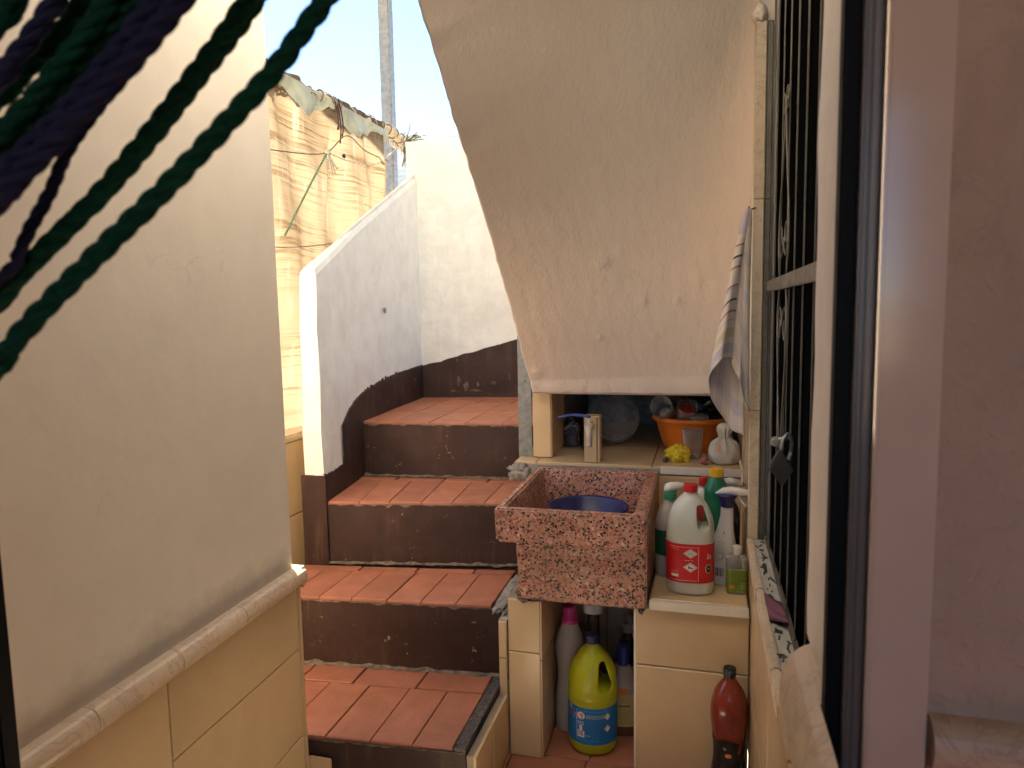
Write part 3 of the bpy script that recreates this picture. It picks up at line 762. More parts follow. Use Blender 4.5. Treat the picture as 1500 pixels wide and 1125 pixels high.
sh = box('bottle_shelf', -.120, .112, 1.712, 2.14, .441, .460, 'grout', ct)
tile(sh, (-.120, 1.716, .460), (.232, 0, 0), (0, .212, 0), (0, 0, .007)); tile(sh, (-.120, 1.928, .460), (.232, 0, 0), (0, .21, 0), (0, 0, .007))
box('shelf_edge', -.121, .112, 1.703, 1.7115, .443, .4675, 'nosing', ct, .002)
bk = box('niche_riser', -.125, .112, 2.141, 2.16, .46, .68, 'grout', ct)
tile(bk, (-.125, 2.141, .467), (.237, 0, 0), (0, 0, .213), (0, -.006, 0))
tp = box('counter_top', -.575, .112, 2.142, 3.0, .655, .697, 'cement', ct)
xs = [-.575, -.505, -.145, .112]
for i in range(3):
    for y0, y1 in ((2.144, 2.42), (2.42, 2.70), (2.70, 2.98)): tile(tp, (xs[i], y0, .697), (xs[i+1]-xs[i], 0, 0), (0, y1-y0, 0), (0, 0, .008))
box('counter_edge', -.120, .112, 2.133, 2.1435, .683, .7065, 'nosing', ct, .002)
lump('cement_end', (-.560, 2.138, .672), (.034, .018, .024), ct, 'cement', .7, 2.5, 4, 4)
nl = box('niche_pillar', -.524, -.470, 2.212, 3.0, .706, .925, 'grout', ct)
tile(nl, (-.529, 2.212, .706), (.062, 0, 0), (0, 0, .222), (0, -.007, 0)); tile(nl, (-.470, 2.208, .706), (0, .22, 0), (0, 0, .215), (.005, 0, 0)); box('niche_side', -.470, -.466, 2.43, 3.0, .706, .925, 'cement', ct)
nb = box('niche_back', -.47, .112, 2.96, 3.0, .706, 1.0, 'cement', ct)
box('niche_ceiling', -.51, .112, 2.271, 3.0, .927, .96, 'cement', ct)
td = box('tap_pedestal', -.352, -.310, 2.160, 2.205, .7055, .848, 'grout', ct)
tile(td, (-.354, 2.160, .7055), (.042, 0, 0), (0, 0, .143), (0, -.006, 0)); tile(td, (-.310, 2.155, .7055), (0, .05, 0), (0, 0, .143), (.005, 0, 0)); tile(td, (-.354, 2.154, .848), (.049, 0, 0), (0, .05, 0), (0, 0, .004), g=.0005)

# tap
tap = thing('water_tap', 'small worn metal water tap with blue lever on tiled post', 'tap', (-.333, 2.152, .80))
obj('body', *join(tube([(-.333, 2.155, .822), (-.333, 2.125, .822)], .0125, 14), tube(catmull([(-.333, 2.130, .822), (-.333, 2.118, .815), (-.331, 2.114, .795), (-.331, 2.113, .765)], 6), lambda t: .0115-.0025*t, 14)), 'brass', tap, True)
obj('flange', *tube([(-.333, 2.154, .822), (-.333, 2.149, .822)], .015, 18), 'brass', tap, True)
obj('nut', *tube([(-.331, 2.1135, .790), (-.331, 2.113, .781)], .0105, 6), 'brass', tap)
obj('stem', *tube([(-.333, 2.132, .828), (-.333, 2.132, .852)], .006, 12), 'brass', tap, True)
obj('lever', *tube(catmull([(-.329, 2.130, .853), (-.352, 2.132, .8565), (-.385, 2.136, .858), (-.43, 2.142, .849)], 6), lambda t: .0085-.0045*abs(t-.35), 12, True, .6), 'bluep', tap, True)

# ------------------------------------------------------------------ terrazzo sink
sk = thing('laundry_sink', 'pink and black speckled terrazzo laundry sink with thick rim', 'sink', (-.31, 1.9, .44))
RG = [(-.452, -.128, 1.712, 2.128, .437), (-.457, -.1265, 1.698, 2.128, .598), (-.496, -.1245, 1.655, 2.130, .606), (-.498, -.1235, 1.650, 2.131, .693),
      (-.476, -.156, 1.674, 2.112, .693), (-.440, -.180, 1.715, 2.085, .500)]
V, F = [], []
for x0, x1, y0, y1, z in RG: V += [(x0, y0, z), (x1, y0, z), (x1, y1, z), (x0, y1, z)]
for k in range(5):
    for i in range(4): F.append([k*4+i, k*4+(i+1) % 4, k*4+4+(i+1) % 4, k*4+4+i])
F += [[3, 2, 1, 0], [20, 21, 22, 23]]
bm = bmesh.new(); bv = [bm.verts.new(v) for v in V]; [bm.faces.new([bv[i] for i in f]) for f in F]; bmesh.ops.recalc_face_normals(bm, faces=bm.faces)
bmesh.ops.bevel(bm, geom=bm.edges[:], offset=.0045, segments=3, affect='EDGES'); bm.verts.index_update()
obj('basin', [v.co[:] for v in bm.verts], [[v.index for v in f.verts] for f in bm.faces], 'terrazzo', sk); bm.free()
obj('drain_collar', *join(lathe([(.021, .436), (.021, .392), (.0225, .390), (.0225, .372), (.021, .371), (.021, .356), (.028, .354), (.028, .330), (.021, .327)], 28, -.293, 1.925)), 'whitep', sk, False)
obj('drain_pipe', *tube([(-.293, 1.925, .33), (-.292, 1.925, .2), (-.290, 1.93, .0)], .017, 18), 'smoke', sk, True)
lump('cement_bedding', (-.14, 1.90, .436), (.016, .2, .008), sk, 'mortar', .4, 3, 3, 8)
lump('cement_bedding', (-.430, 1.80, .434), (.045, .09, .006), sk, 'mortar', .4, 3, 3, 9)
dish = thing('blue_basin', 'blue plastic bowl lying in the terrazzo sink', 'bowl', (-.308, 1.935, .50))
def ringbowl(rows, seg=56): return lathe(rows, seg, cap0=True, cap1=False)
lpart('bowl', lathe([(.075, .0), (.085, .004), (.105, .118), (.113, .126), (.114, .131), (.110, .133), (.104, .127), (.082, .010), (.0005, .008)], 56), 'deepblue', dish)

# ------------------------------------------------------------------ right wall with window
rw = thing('window_wall', 'cream tiled and plastered wall with barred window beside the laundry counter', 'wall', (.15, 1.4, 0))
XW = .114
# plaster between window and door
V, F = grid(14, 70, lambda u, v: (XW+.0022*mnoise.noise(Vector((u*3, v*16, 0))), .655+u*(.155+.005*mnoise.noise(Vector((v*30, 0, 0)))), .82+v*1.9))
V, F = solid_sheet(V, F, 14, 70, lambda v: (.17, 0, 0)); obj('plaster', V, [f[::-1] for f in F], 'cream', rw)
box('core_below', XW+.012, .29, .655, 2.68, 0, .588, 'grout', rw)
box('core_far', XW+.012, .29, 1.812, 2.68, .60, 2.7, 'soffit', rw)
box('head', XW+.012, .29, .815, 1.81, 2.25, 2.7, 'soffit', rw)
for y0, y1 in ((.815, .99), (.99, 1.25), (1.25, 1.51), (1.51, 1.72)):
    for z0, z1 in ((0, .29), (.29, .588)): tile(rw, (XW+.012, y0, z0), (0, y1-y0, 0), (0, 0, z1-z0), (-.010, 0, 0))
for y0, y1 in ((1.80, 1.97), (1.97, 2.135)): tile(rw, (XW+.012, y0, .60), (0, y1-y0, 0), (0, 0, .31), (-.010, 0, 0))
tile(rw, (XW+.012, 1.72, .468), (0, .2, 0), (0, 0, .13), (-.010, 0, 0)); tile(rw, (XW+.012, 1.92, .468), (0, .216, 0), (0, 0, .13), (-.010, 0, 0))
tile(rw, (XW+.012, 2.136, .707), (0, .25, 0), (0, 0, .25), (-.010, 0, 0)); tile(rw, (XW+.012, 2.386, .707), (0, .28, 0), (0, 0, .25), (-.010, 0, 0)); box('core_deep', XW+.002, .29, 2.69, 3.0, 0, 1.0, 'cement', rw)
V, F = grid(30, 50, lambda u, v: (XW+.003+.0015*mnoise.noise(Vector((u*8, v*14, 0))), 1.80+u*.5, .911+v*1.5)); obj('plaster', V, F, 'soffit', rw)
# near dado, set forward of the wall, with its round moulding
box('dado', .079, .122, .66, .765, 0, .765, 'ctile', rw, .006)
V, F = [], []
prof = [(.0, -.02), (.035, -.02)]+[(.035*math.cos(a), .004+.055*math.sin(a)) for a in [math.pi/2*k/9 for k in range(10)]]
for y in (.66, .775): V += [(XW+.004-a, y, .765+b) for a, b in prof]
n = len(prof); F = [[i, i+1, n+i+1, n+i] for i in range(n-1)]+[list(range(n)), list(range(n, 2*n))[::-1]]
obj('moulding', V, F, 'mould', rw)
box('dado', .079, .1045, .53, .6585, 0, .765, 'ctile', rw, .003)
V = []
for y in (.53, .6595): V += [(min(.1045, XW+.004-a), y, .765+b) for a, b in prof]
obj('moulding', V, [[i, i+1, n+i+1, n+i] for i in range(n-1)]+[list(range(n)), list(range(n, 2*n))[::-1]], 'mould', rw)
# window opening: tiled jamb, sill with set-in shards
for z0, z1 in ((.605, .93), (.93, 1.43), (1.43, 1.83)):
    tile(rw, (XW-.004, 1.80, z0), (.026, 0, 0), (0, 0, z1-z0), (0, -.009, 0), 'mould', 'jamb_tile', .0007)
    tile(rw, (XW+.0225, 1.80, z0), (.014, 0, 0), (0, 0, z1-z0), (0, -.004, 0), 'iron', 'jamb_edge', .0004)
lump('plaster_blob', (XW+.006, 1.80, 1.845), (.016, .02, .022), rw, 'soffit', .5, 2, 3, 11)
sl_ = thing('window_sill', 'pale marble window sill inlaid with dark broken shards', 'sill', (.13, 1.4, .60))
box('slab', XW+.010, .152, .815, 1.79, .589, .611, 'sill', sl_, .002)
for y0, y1 in ((.815, 1.13), (1.13, 1.46), (1.46, 1.79)): box('front_edge', XW-.006, XW+.0095, y0+.001, y1-.001, .582, .6145, 'mould', sl_, .003)
for k in range(46):
    y = 1.77-k*.0185+random.uniform(-.012, .012); x = random.uniform(.128, .147); a = random.uniform(0, 3.1); L = random.choice((.005, .008, .012, .019)); ww = random.uniform(.002, .007)
    p = [(x+L*.45*math.cos(a+t)*q, y+L*1.3*math.sin(a+t)*q) for t, q in ((0, 1), (.9, ww/L*2.2), (math.pi, 1), (math.pi+.8, ww/L*2))]
    V, F = prism(p, .6105, .6122); obj('shard', V, F, 'shard', sl_)
pk = obj('cloth_scrap', *solid_sheet(*grid(14, 10, lambda u, v: (.121+.028*v, 1.31+u*.11-.04*v, .619+.004*abs(math.sin(u*5+v*2))+.010*(1-u)*v)), 14, 10, lambda v: (0, 0, -.006)), 'pinkcloth', None, True)
tag(rebase(pk, (.13, 1.36, .615)), 'folded mauve cloth scrap lying on the window sill', 'cloth')

# window: dark glazing and iron grille
wd = thing('barred_window', 'dark window behind a wrought iron grille with scrolls', 'window', (.2, 1.3, .61))
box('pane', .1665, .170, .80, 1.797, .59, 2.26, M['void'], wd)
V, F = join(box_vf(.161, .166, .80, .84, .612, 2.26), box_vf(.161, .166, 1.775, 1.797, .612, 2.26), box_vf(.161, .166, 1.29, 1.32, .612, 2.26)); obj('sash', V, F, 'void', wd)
gr = obj('grille_frame', *join(box_vf(.151, .155, 1.786, 1.796, .613, 2.24, .001), box_vf(.150, .156, .83, .84, .613, 2.24, .001), box_vf(.150, .156, .84, 1.786, .613, .622, .001), box_vf(.150, .156, .84, 1.786, 2.23, 2.24, .001)), 'iron', wd)
for y in (1.70, 1.58, 1.46, 1.34, 1.22, 1.10, .97): obj('grille_bar', *box_vf(.1518, .1542, y-.003, y+.003, .615, 2.235, .0008), 'iron', gr)
obj('cross_bar', *box_vf(.143, .1485, .84, 1.79, 1.212, 1.238, .0015), 'iron', gr)
def scroll(cy, cz, turns, r0, r1, sy, sz, a0):
    pts = []
    for k in range(40):
        t = k/39; a = a0+turns*2*math.pi*t; r = r0+(r1-r0)*t; pts.append((.1465, cy+sy*r*math.cos(a), cz+sz*r*math.sin(a)))
    return pts
for sy in (1, -1):
    for z0, sz in ((1.31, 1), (1.14, -1)):
        obj('scroll', *tube(scroll(1.46+sy*.045, z0, 1.2, .042, .012, sy, sz, math.pi), .0018, 6), 'iron', gr, True)
    obj('scroll', *tube(scroll(1.46+sy*.026, 1.565, 1.1, .026, .010, sy, 1, math.pi), .0018, 6), 'iron', gr, True)
    obj('scroll', *tube(catmull([(.1465, 1.46+sy*.003, 1.55), (.1465, 1.46+sy*.03, 1.46), (.1465, 1.46+sy*.075, 1.36), (.1465, 1.46+sy*.085, 1.29), (.1465, 1.46+sy*.06, 1.24)], 8), .0018, 6), 'iron', gr, True)
    obj('scroll', *tube(catmull([(.1465, 1.46+sy*.06, 1.21), (.1465, 1.46+sy*.085, 1.15), (.1465, 1.46+sy*.06, 1.05), (.1465, 1.46+sy*.012, .90)], 8), .0018, 6), 'iron', gr, True)
# closed dark room behind the glazing
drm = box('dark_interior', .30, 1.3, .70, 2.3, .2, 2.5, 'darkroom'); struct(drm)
pd = thing('padlock', 'dull square padlock hanging tilted on the window grille', 'padlock', (.137, 1.327, .86))
V = [(x, y, z) for y in (1.318, 1.336) for x, z in ((.1155, .893), (.1385, .858), (.1575, .890), (.1345, .928))]
F = [[0, 1, 2, 3], [7, 6, 5, 4]]+[[i, (i+1) % 4, 4+(i+1) % 4, 4+i] for i in range(4)]
bm = bmesh.new(); bv = [bm.verts.new(v) for v in V]; [bm.faces.new([bv[i] for i in f]) for f in F]; bmesh.ops.recalc_face_normals(bm, faces=bm.faces); bmesh.ops.bevel(bm, geom=bm.edges[:], offset=.0025, segments=2, affect='EDGES'); bm.verts.index_update()
obj('body', [v.co[:] for v in bm.verts], [[v.index for v in f.verts] for f in bm.faces], 'steel_dark', pd); bm.free()
obj('shackle', *tube(catmull([(.1375, 1.327, .921), (.140, 1.335, .940), (.150, 1.345, .950), (.158, 1.352, .935), (.154, 1.340, .915), (.149, 1.330, .905)], 6), .0038, 10), 'galv', pd, True)
hs = thing('hasp', 'small pale metal hasp above the padlock', 'hasp', (.14, 1.34, .93))
obj('plate', *box_vf(.121, .134, 1.335, 1.355, .928, .944, .003), 'brass', hs); obj('bar', *tube([(.130, 1.345, .937), (.156, 1.36, .943)], .0045, 10), 'brass', hs, True)
wl = obj('hanging_wire', *tube(catmull([(.1475, 1.36, 1.21), (.147, 1.365, 1.08), (.146, 1.355, .945)], 8), .0012, 5), 'iron'); tag(rebase(wl, (.146, 1.36, .945)), 'thin wire hanging from the grille crossbar to the hasp', 'wire')

# ------------------------------------------------------------------ door frame and indoor walls
df = thing('door_frame', 'pale lacquered aluminium door frame with black seal', 'door frame', (.15, .62, 0))
box('jamb', .133, .180, .615, .70, 0, 2.1, 'alu', df, .003)
box('channel', .1185, .1325, .622, .70, 0, 2.1, 'alugrey', df, .002); box('channel_rib', .1240, .1275, .6185, .6215, 0, 2.1, 'alugrey', df, .001)
box('lip', .1315, .1345, .608, .6145, 0, 2.1, 'alu', df, .001)
box('seal', .1055, .1183, .634, .654, 0, 2.1, 'black', df, .002)
box('head', -.86, .18, .615, .70, 2.1, 2.15, 'alu', df, .003)
box('jamb', -.875, -.806, .612, .636, 0, 2.1, 'black', df, .003)
box('lip', -.875, -.822, .6365, .648, 0, 2.1, 'alu', df, .001)
dwl = thing('door_wall', 'dim rough pinkish beige indoor wall with brown tiled dado beside the door frame', 'wall', (.6, .66, 0))
V, F = grid(60, 90, lambda u, v: (.1815+u*1.2, .632+.0025*mnoise.noise(Vector((u*16, v*26, 0)))+.0012*mnoise.noise(Vector((u*60, v*100, 3))), .80+v*1.8))
V, F = solid_sheet(V, F, 60, 90, lambda v: (0, .05, 0)); obj('plaster', V, [f[::-1] for f in F], 'indoor', dwl)
box('core', .1815, 1.4, .640, .699, 0, .80, 'grout', dwl)
for x0 in (.183, .483, .783, 1.083):
    for z0, z1 in ((0, .4), (.4, .795)): tile(dwl, (x0, .640, z0), (.3, 0, 0), (0, 0, z1-z0), (0, -.012, 0))
    V, F = mould_vf((x0+.001, .638, .797), (x0+.299, .638, .797), (0, -1, 0)); obj('moulding', V, [f[::-1] for f in F], 'mould', dwl)
box('lintel', -1.8, 1.4, .632, .70, 2.152, 3.4, 'white', dwl); box('left_pier', -1.8, -.8765, .632, .664, 0, 2.151, 'indoor', dwl)
fl = box('room_floor', -1.8, 1.4, -2.4, .632, -.2, -.004, 'terra'); struct(fl)
cl = box('room_ceiling', -1.8, 1.4, -2.4, .631, 2.6, 2.75, 'cream'); struct(cl)
sw = box('room_wall', -1.95, -1.8, -2.4, .66, 0, 2.6, 'indoor'); tag(rebase(sw, (-1.87, -.8, 0)), 'indoor side wall to the left of the hammock', 'wall')
sw = box('room_wall', 1.4, 1.55, -2.4, .66, 0, 2.6, 'indoor'); tag(rebase(sw, (1.47, -.8, 0)), 'indoor side wall at the end of the tiled dado', 'wall')
rwl = thing('rear_room_wall', 'indoor wall behind with a wide window opening', 'wall', (0, -2.45, 0))
V, F = join(box_vf(-1.8, 1.4, -2.5, -2.4, 0, .9), box_vf(-1.8, 1.4, -2.5, -2.4, 2.1, 2.6), box_vf(-1.8, -.6, -2.5, -2.4, .9, 2.1), box_vf(.9, 1.4, -2.5, -2.4, .9, 2.1)); obj('plaster', V, F, 'indoor', rwl)

# ------------------------------------------------------------------ tarp, hem, lacing, post, lines
tr = thing('striped_tarp', 'yellow and brown striped sun tarp glowing above the parapet', 'tarp', (-1.37, 2.4, .79))
YA, YB = 1.72, 3.0
def tarp_fn(u, v):
    v0 = .785+v*1.21; ya = YA+.23*max(0, min(1, (v0-1.38)/.06)); y = ya+u*(YB-ya); z = v0
    ztop = 1.975; fold = (1-v)*.3+.7
    x = -1.365+.020*math.sin(y*9+v*2.2)*fold+.010*math.sin(y*23+v*5)+.022*mnoise.noise(Vector((y*4, z*3, 0)))+.010*mnoise.noise(Vector((y*13, z*5, 2)))
    for c, s in ((2.26, 1), (2.48, -1), (2.72, 1), (2.9, -1)):
        q = (y-c-(1-v)*.12*s)/.035; x += .020*v**2*math.exp(-q*q)
    y += -.06*max(0, u-.9)*10*(1-v)*.35
    return (x, y, z)
obj('sheet', *grid(150, 110, tarp_fn), 'tarp', tr, True)
def hem_p(t): y = 1.95+t*1.25; return Vector((-1.365+.010*math.sin(y*11), y, 1.972-.012*math.sin(t*6)+.008*mnoise.noise(Vector((y*8, 0, 0)))))
hp = [hem_p(k/110) for k in range(111)]
obj('hem', *tube(hp, lambda t: .020*(1+.38*mnoise.noise(Vector((t*30, 0, 1)))+.25*mnoise.noise(Vector((t*80, 3, 1)))), 12), 'hem', tr, False)
lac = []
for k in range(1, 520):
    t = k/520; p = hem_p(t); a = t*2*math.pi*17+1.5*mnoise.noise(Vector((t*20, 0, 0))); r = .026+.004*mnoise.noise(Vector((t*50, 1, 0)))
    lac.append(p+Vector((math.cos(a)*r, 0, math.sin(a)*r)))
obj('lacing', *tube(lac, .0032, 6), 'cord', tr, True)
lac = []
for k in range(1, 300):
    t = k/300; p = hem_p(t); a = -t*2*math.pi*7+2*mnoise.noise(Vector((t*14, 5, 0))); lac.append(p+Vector((math.cos(a)*.028, 0, math.sin(a)*.028)))
obj('lacing', *tube(lac, .0026, 6), 'cordlt', tr, True)
# loose folded flap below the hem
def flap_fn(u, v):
    y = 2.02+u*.93; L = .035+.07*max(0, mnoise.noise(Vector((y*5.5, 0, 8)))+.3)+.05*max(0, mnoise.noise(Vector((y*14, 4, 8))))
    return (-1.334+.016*mnoise.noise(Vector((y*16, v*2, 0)))*v+.010*math.sin(y*31+v*2)*v, y+v*.05*mnoise.noise(Vector((y*6, 9, 0))), 1.968-v*L+.008*mnoise.noise(Vector((y*40, v*3, 0)))*v)
obj('flap', *grid(110, 14, flap_fn), 'flap', tr, True)
rf = thing('sun_block_slab', 'pale slab added out of view over the stair landing to block sun', 'roof', (-.9, 2.8, 3.0))  # unseen slab added so no sun spills over the tarp hem
box('slab', -1.98, .30, 2.02, 3.62, 3.0, 3.10, 'white', rf, .005); box('fascia', -2.0, -1.985, 2.0, 3.64, 2.99, 3.11, 'mould', rf)
sc_ = thing('sun_block_cloth', 'yellow cloth added out of view above the tarp hem to block sun', 'shade cloth', (-1.37, 1.66, 1.95))  # unseen cloth put in to keep sun off the wall by the door
obj('sheet', *grid(40, 40, lambda u, v: (-1.372+.02*math.sin(u*14+v*2), 0.9+u*1.13, 2.25+v*1.2)), 'tarp', sc_, True)
po = thing('steel_post', 'tall square galvanised post rising behind the tarp hem', 'post', (-1.472, 3.27, 0))
box('shaft', -1.497, -1.443, 3.235, 3.289, -1.0, 3.2, 'galv', po, .004); box('base_plate', -1.54, -1.41, 3.20, 3.34, .79, .80, 'galv', po, .002)
tf = thing('twine_tuft', 'frayed tuft of green and pale twine tied at the post', 'twine', (-1.36, 3.14, 1.96))
for mat, sd in (('cordlt', 1), ('cordgr', 2), ('cord', 3)):
    rnd = random.Random(sd); ps = []
    for k in range(60):
        a = rnd.uniform(-.6, 3.6); l = rnd.uniform(.05, .115); c = Vector((-1.35, 3.17, 1.965)); d = Vector((rnd.uniform(-.1, .5), .55*math.cos(a)+.35, rnd.uniform(-1.0, .25))).normalized()
        ps.append(tube(catmull([c, c+d*l*.5+Vector((rnd.uniform(-.012, .012), rnd.uniform(-.012, .012), .012)), c+d*l], 4), .0021, 5))
    obj('strands', *join(*ps), mat, tf, True)
wrp = [Vector((-1.372+.030*math.cos(a), 3.10+a*.004, 1.965+.030*math.sin(a))) for a in [k*.35 for k in range(70)]]
obj('binding', *tube(wrp, .003, 6), 'cordlt', tf, True)
def line(name, pts, r, mat, label, cat='line'):
    o = obj(name, *tube(catmull(pts, 10), r, 6), mat, None, True); return tag(rebase(o, pts[0]), label, cat)
line('clothes_line', [(-1.28, 1.75, 1.66), (-1.29, 2.05, 1.695), (-1.295, 2.32, 1.745), (-1.30, 2.50, 1.845), (-1.32, 2.70, 1.83), (-1.37, 3.08, 1.855), (-1.43, 3.232, 1.86)], .0022, 'cord', 'thin dark clothes line sagging across the tarp to the post')
line('clothes_line', [(-1.295, 2.335, 1.75), (-1.30, 2.52, 1.755), (-1.33, 2.8, 1.80), (-1.36, 3.1, 1.93)], .0022, 'cordlt', 'pale twine line running from the knot to the frayed tuft')
line('green_line', [(-1.293, 2.33, 1.745), (-1.285, 2.20, 1.62), (-1.28, 2.02, 1.43)], .0035, 'cordgr', 'green cord slanting down across the tarp from the knot', 'cord')
line('low_line', [(-1.28, 1.8, 1.38), (-1.285, 2.1, 1.40), (-1.295, 2.45, 1.45), (-1.31, 2.8, 1.52)], .0018, 'cord', 'thin line low across the tarp just above the parapet')
ks = thing('line_knot', 'frayed pale knot on the clothes line before the tarp', 'knot', (-1.293, 2.335, 1.745))
obj('strands', *join(*[tube(catmull([(-1.293, 2.335, 1.75), (-1.285, 2.335+dy*.5, 1.72), (-1.28, 2.335+dy, 1.70+dz)], 4), .003, 5) for dy, dz in ((-.02, -.01), (.01, -.03), (.03, -.02), (.045, 0), (-.035, .01))]), 'cordlt', ks, True)
lump('core', (-1.293, 2.335, 1.748), (.010, .016, .012), ks, 'cordlt', .5, 3, 2, 3)
sb = thing('brown_strap', 'dark brown cloth strap looped over the tarp hem', 'strap', (-1.32, 2.49, 1.96))
for dy, dz in ((0, 0), (.018, .03), (-.015, .05)):
    obj('loop', *tube(catmull([(-1.335, 2.49+dy, 1.985), (-1.325, 2.495+dy, 1.93), (-1.31, 2.475+dy, 1.87), (-1.305, 2.455+dy, 1.81+dz)], 6), .008, 7, True, .35), 'strap', sb, True)
lump('peg', (-1.30, 2.47, 1.765), (.006, .010, .008), sb, 'blackp', .2, 3, 2, 1)

# ------------------------------------------------------------------ bottles on the shelf
PI = math.pi
def bottle(name, label, loc, rz=0, cat='bottle'): return thing(name, label, cat, loc, rz)
HUM = .0012
# white bleach jug
b = bottle('bleach_jug', 'white bleach jug with red cap and wide red label on the bottle shelf', (-.026, 1.797, .4675), R(2))
sec = Sec(smooth_prof([(0, .050), (.004, .0555), (.012, .058), (.06, .0585), (.135, .0585), (.160, .058), (.186, .0555), (.205, .050), (.222, .041), (.236, .030), (.246, .0205), (.252, .0165), (.258, .0155)], 4), 1, .78, 2.6)
cut = tube(catmull([(.0275, -.1, .178), (.0275, .1, .178)], 2), .0105, 16)
def capsule_cut(p, q, r, d=.12):
    """through-going slot along y between p and q (x,z), radius r (bottom, top)"""
    (x0, z0), (x1, z1) = p, q; ang = math.atan2(z1-z0, x1-x0); ring = []
    for k in range(13): a = ang+PI/2+PI*k/12; ring.append((x0+r[0]*math.cos(a), z0+r[0]*math.sin(a)))
    for k in range(13): a = ang-PI/2+PI*k/12; ring.append((x1+r[1]*math.cos(a), z1+r[1]*math.sin(a)))
    n = len(ring); V = [(x, -d, z) for x, z in ring]+[(x, d, z) for x, z in ring]
    return V, [list(range(n)), list(range(n, 2*n))[::-1]]+[[i, n+i, n+(i+1) % n, (i+1) % n] for i in range(n)]
jug_body('body', sec.mesh(56), capsule_cut((.0295, .180), (.0225, .218), (.0140, .0085)), 'milky', b)
lpart('cap', cap_vf(.0175, .2545, .272, 26), 'red', b, False)
rad = .06; th0 = -PI/2
lb = lpart('label', sec.mesh(60, .033, .132, .0005, -PI-.3, .3), 'lred', b)
CO = lambda th: th
def bars(u, v, w, h, n, vert=True):
    o = []; x = 0; rnd = random.Random(int(u*1e5+v*1e5))
    for k in range(n): o.append(rect2(u-w/2+w*(k+.5)/n, v, w/n*rnd.choice((.35, .55, .75)), h, 1))
    return join(*o)
def lines(u, v, w, rows, dv, h=.0012, seed=1):
    rnd = random.Random(seed); o = []
    for k in range(rows):
        x = u-w/2
        while x < u+w/2-.002:
            ww = min(rnd.uniform(.002, .007), u+w/2-x); o.append(rect2(x+ww/2, v-k*dv, ww*.86, h, 1)); x += ww+.0007
    return join(*o)
print_on(sec, lb, th0, rad, [
    ('rule', join(rect2(.014, .0815, .0008, .085, 1), rect2(-.022, .124, .072, .0007, 12), rect2(-.022, .039, .072, .0007, 12)), 'lwhite', 0),
    ('text', lines(-.036, .121, .026, 2, .004, .0014, 3), 'lorange', 1), ('text', lines(-.036, .062, .024, 3, .004, .0013, 4), 'lorange', 1),
    ('patch', rect2(-.036, .0505, .023, .006, 4), 'lwhite', 1), ('text', lines(-.002, .091, .014, 1, .004, .0012, 9), 'lwhite', 1),
    ('diamond', diamond2(.0, .1085, .0125), 'lwhite', 1), ('diamond', diamond2(.0, .0735, .0125), 'lwhite', 1),
    ('diamond_line', diamond2(.0, .1085, .0105), 'lredtxt', 2), ('diamond_line', diamond2(.0, .0735, .0105), 'lredtxt', 2),
    ('diamond_field', diamond2(.0, .1085, .0094), 'lwhite', 3), ('diamond_field', diamond2(.0, .0735, .0094), 'lwhite', 3),
    ('symbol', join(rect2(.0, .107, .009, .0016, 1), rect2(-.001, .111, .006, .0014, 1), rect2(.001, .1035, .005, .001, 1)), 'lgrey', 4),
    ('symbol', join(rect2(-.0018, .075, .0014, .006, 1), rect2(.0005, .0715, .0065, .0014, 1), poly2([(-.002, .0735), (.003, .071), (.003, .0725), (-.001, .0755)])), 'lblack', 4),
    ('lettering', move2(text_vf('lo', .022, .25), .0445, .101), 'lwhite', 1),
    ('badge', disc2(.044, .0695, .0115), 'lwhite', 1), ('badge_field', disc2(.044, .0695, .0100), 'lblack', 2), ('badge_text', move2(text_vf('MA', .008), .0445, .0695), 'lyellow', 3)])
# trigger sprays
def trigger(parent, z, head, collar, s=1, cr=.015, tall=.018, flip=1, nose=.05):
    lpart('collar', cap_vf(cr, z, z+tall, 18), collar, parent, False)
    V, F = [], []
    prof = [(-.016, .010, .006), (-.012, .018, .010), (0, .023, .012), (.02, .0225, .012), (.036, .020, .010), (nose-.004, .017, .009), (nose, .016, .007)]
    for x, h, w_ in prof:
        zt = z+tall+.002+h*s; zb = z+tall+(.001 if x < .012 else .008)*s
        V += [(x*flip, -w_*.8, zb), (x*flip, -w_, (zb+zt)/2), (x*flip, -w_*.55, zt), (x*flip, w_*.55, zt), (x*flip, w_, (zb+zt)/2), (x*flip, w_*.8, zb)]
    for k in range(len(prof)-1):
        for i in range(6): F.append([k*6+i, k*6+(i+1) % 6, k*6+6+(i+1) % 6, k*6+6+i])
    F += [[0, 1, 2, 3, 4, 5][::-1], [len(prof)*6-6+i for i in range(6)]]
    hd = lpart('spray_head', (V, F), head, parent)
    lpart('nozzle', tube([((nose-.002)*flip, 0, z+tall+.014*s), ((nose+.007)*flip, 0, z+tall+.014*s)], .006, 10), head, parent)
    lpart('trigger', tube(catmull([(.026*flip, 0, z+tall+.010), (.032*flip, 0, z+tall-.004), (.044*flip, 0, z+tall-.024)], 5), lambda t: .005-.002*t, 8), head, parent)
    return hd
b = bottle('green_cap_spray', 'clear spray bottle with green collar and dark green label beside the sink', (-.080, 1.895, .4675), R(20))
sec = Sec(smooth_prof([(0, .036), (.006, .039), (.03, .040), (.12, .040), (.150, .038), (.178, .030), (.197, .018), (.206, .0145)], 4), 1, .8, 2.2)
lpart('body', sec.mesh(40), 'grayp', b); lb = lpart('label', sec.mesh(40, .06, .128, .0005, -PI-.2, .2), 'ldgreen', b)
print_on(sec, lb, -PI/2, .04, [('lettering', move2(text_vf('th', .020), -.012, .073), 'lwhite', 1), ('flower', join(disc2(-.012, .118, .007, 9), disc2(-.005, .112, .006, 8), disc2(-.016, .108, .005, 8)), 'lyellow', 1)])
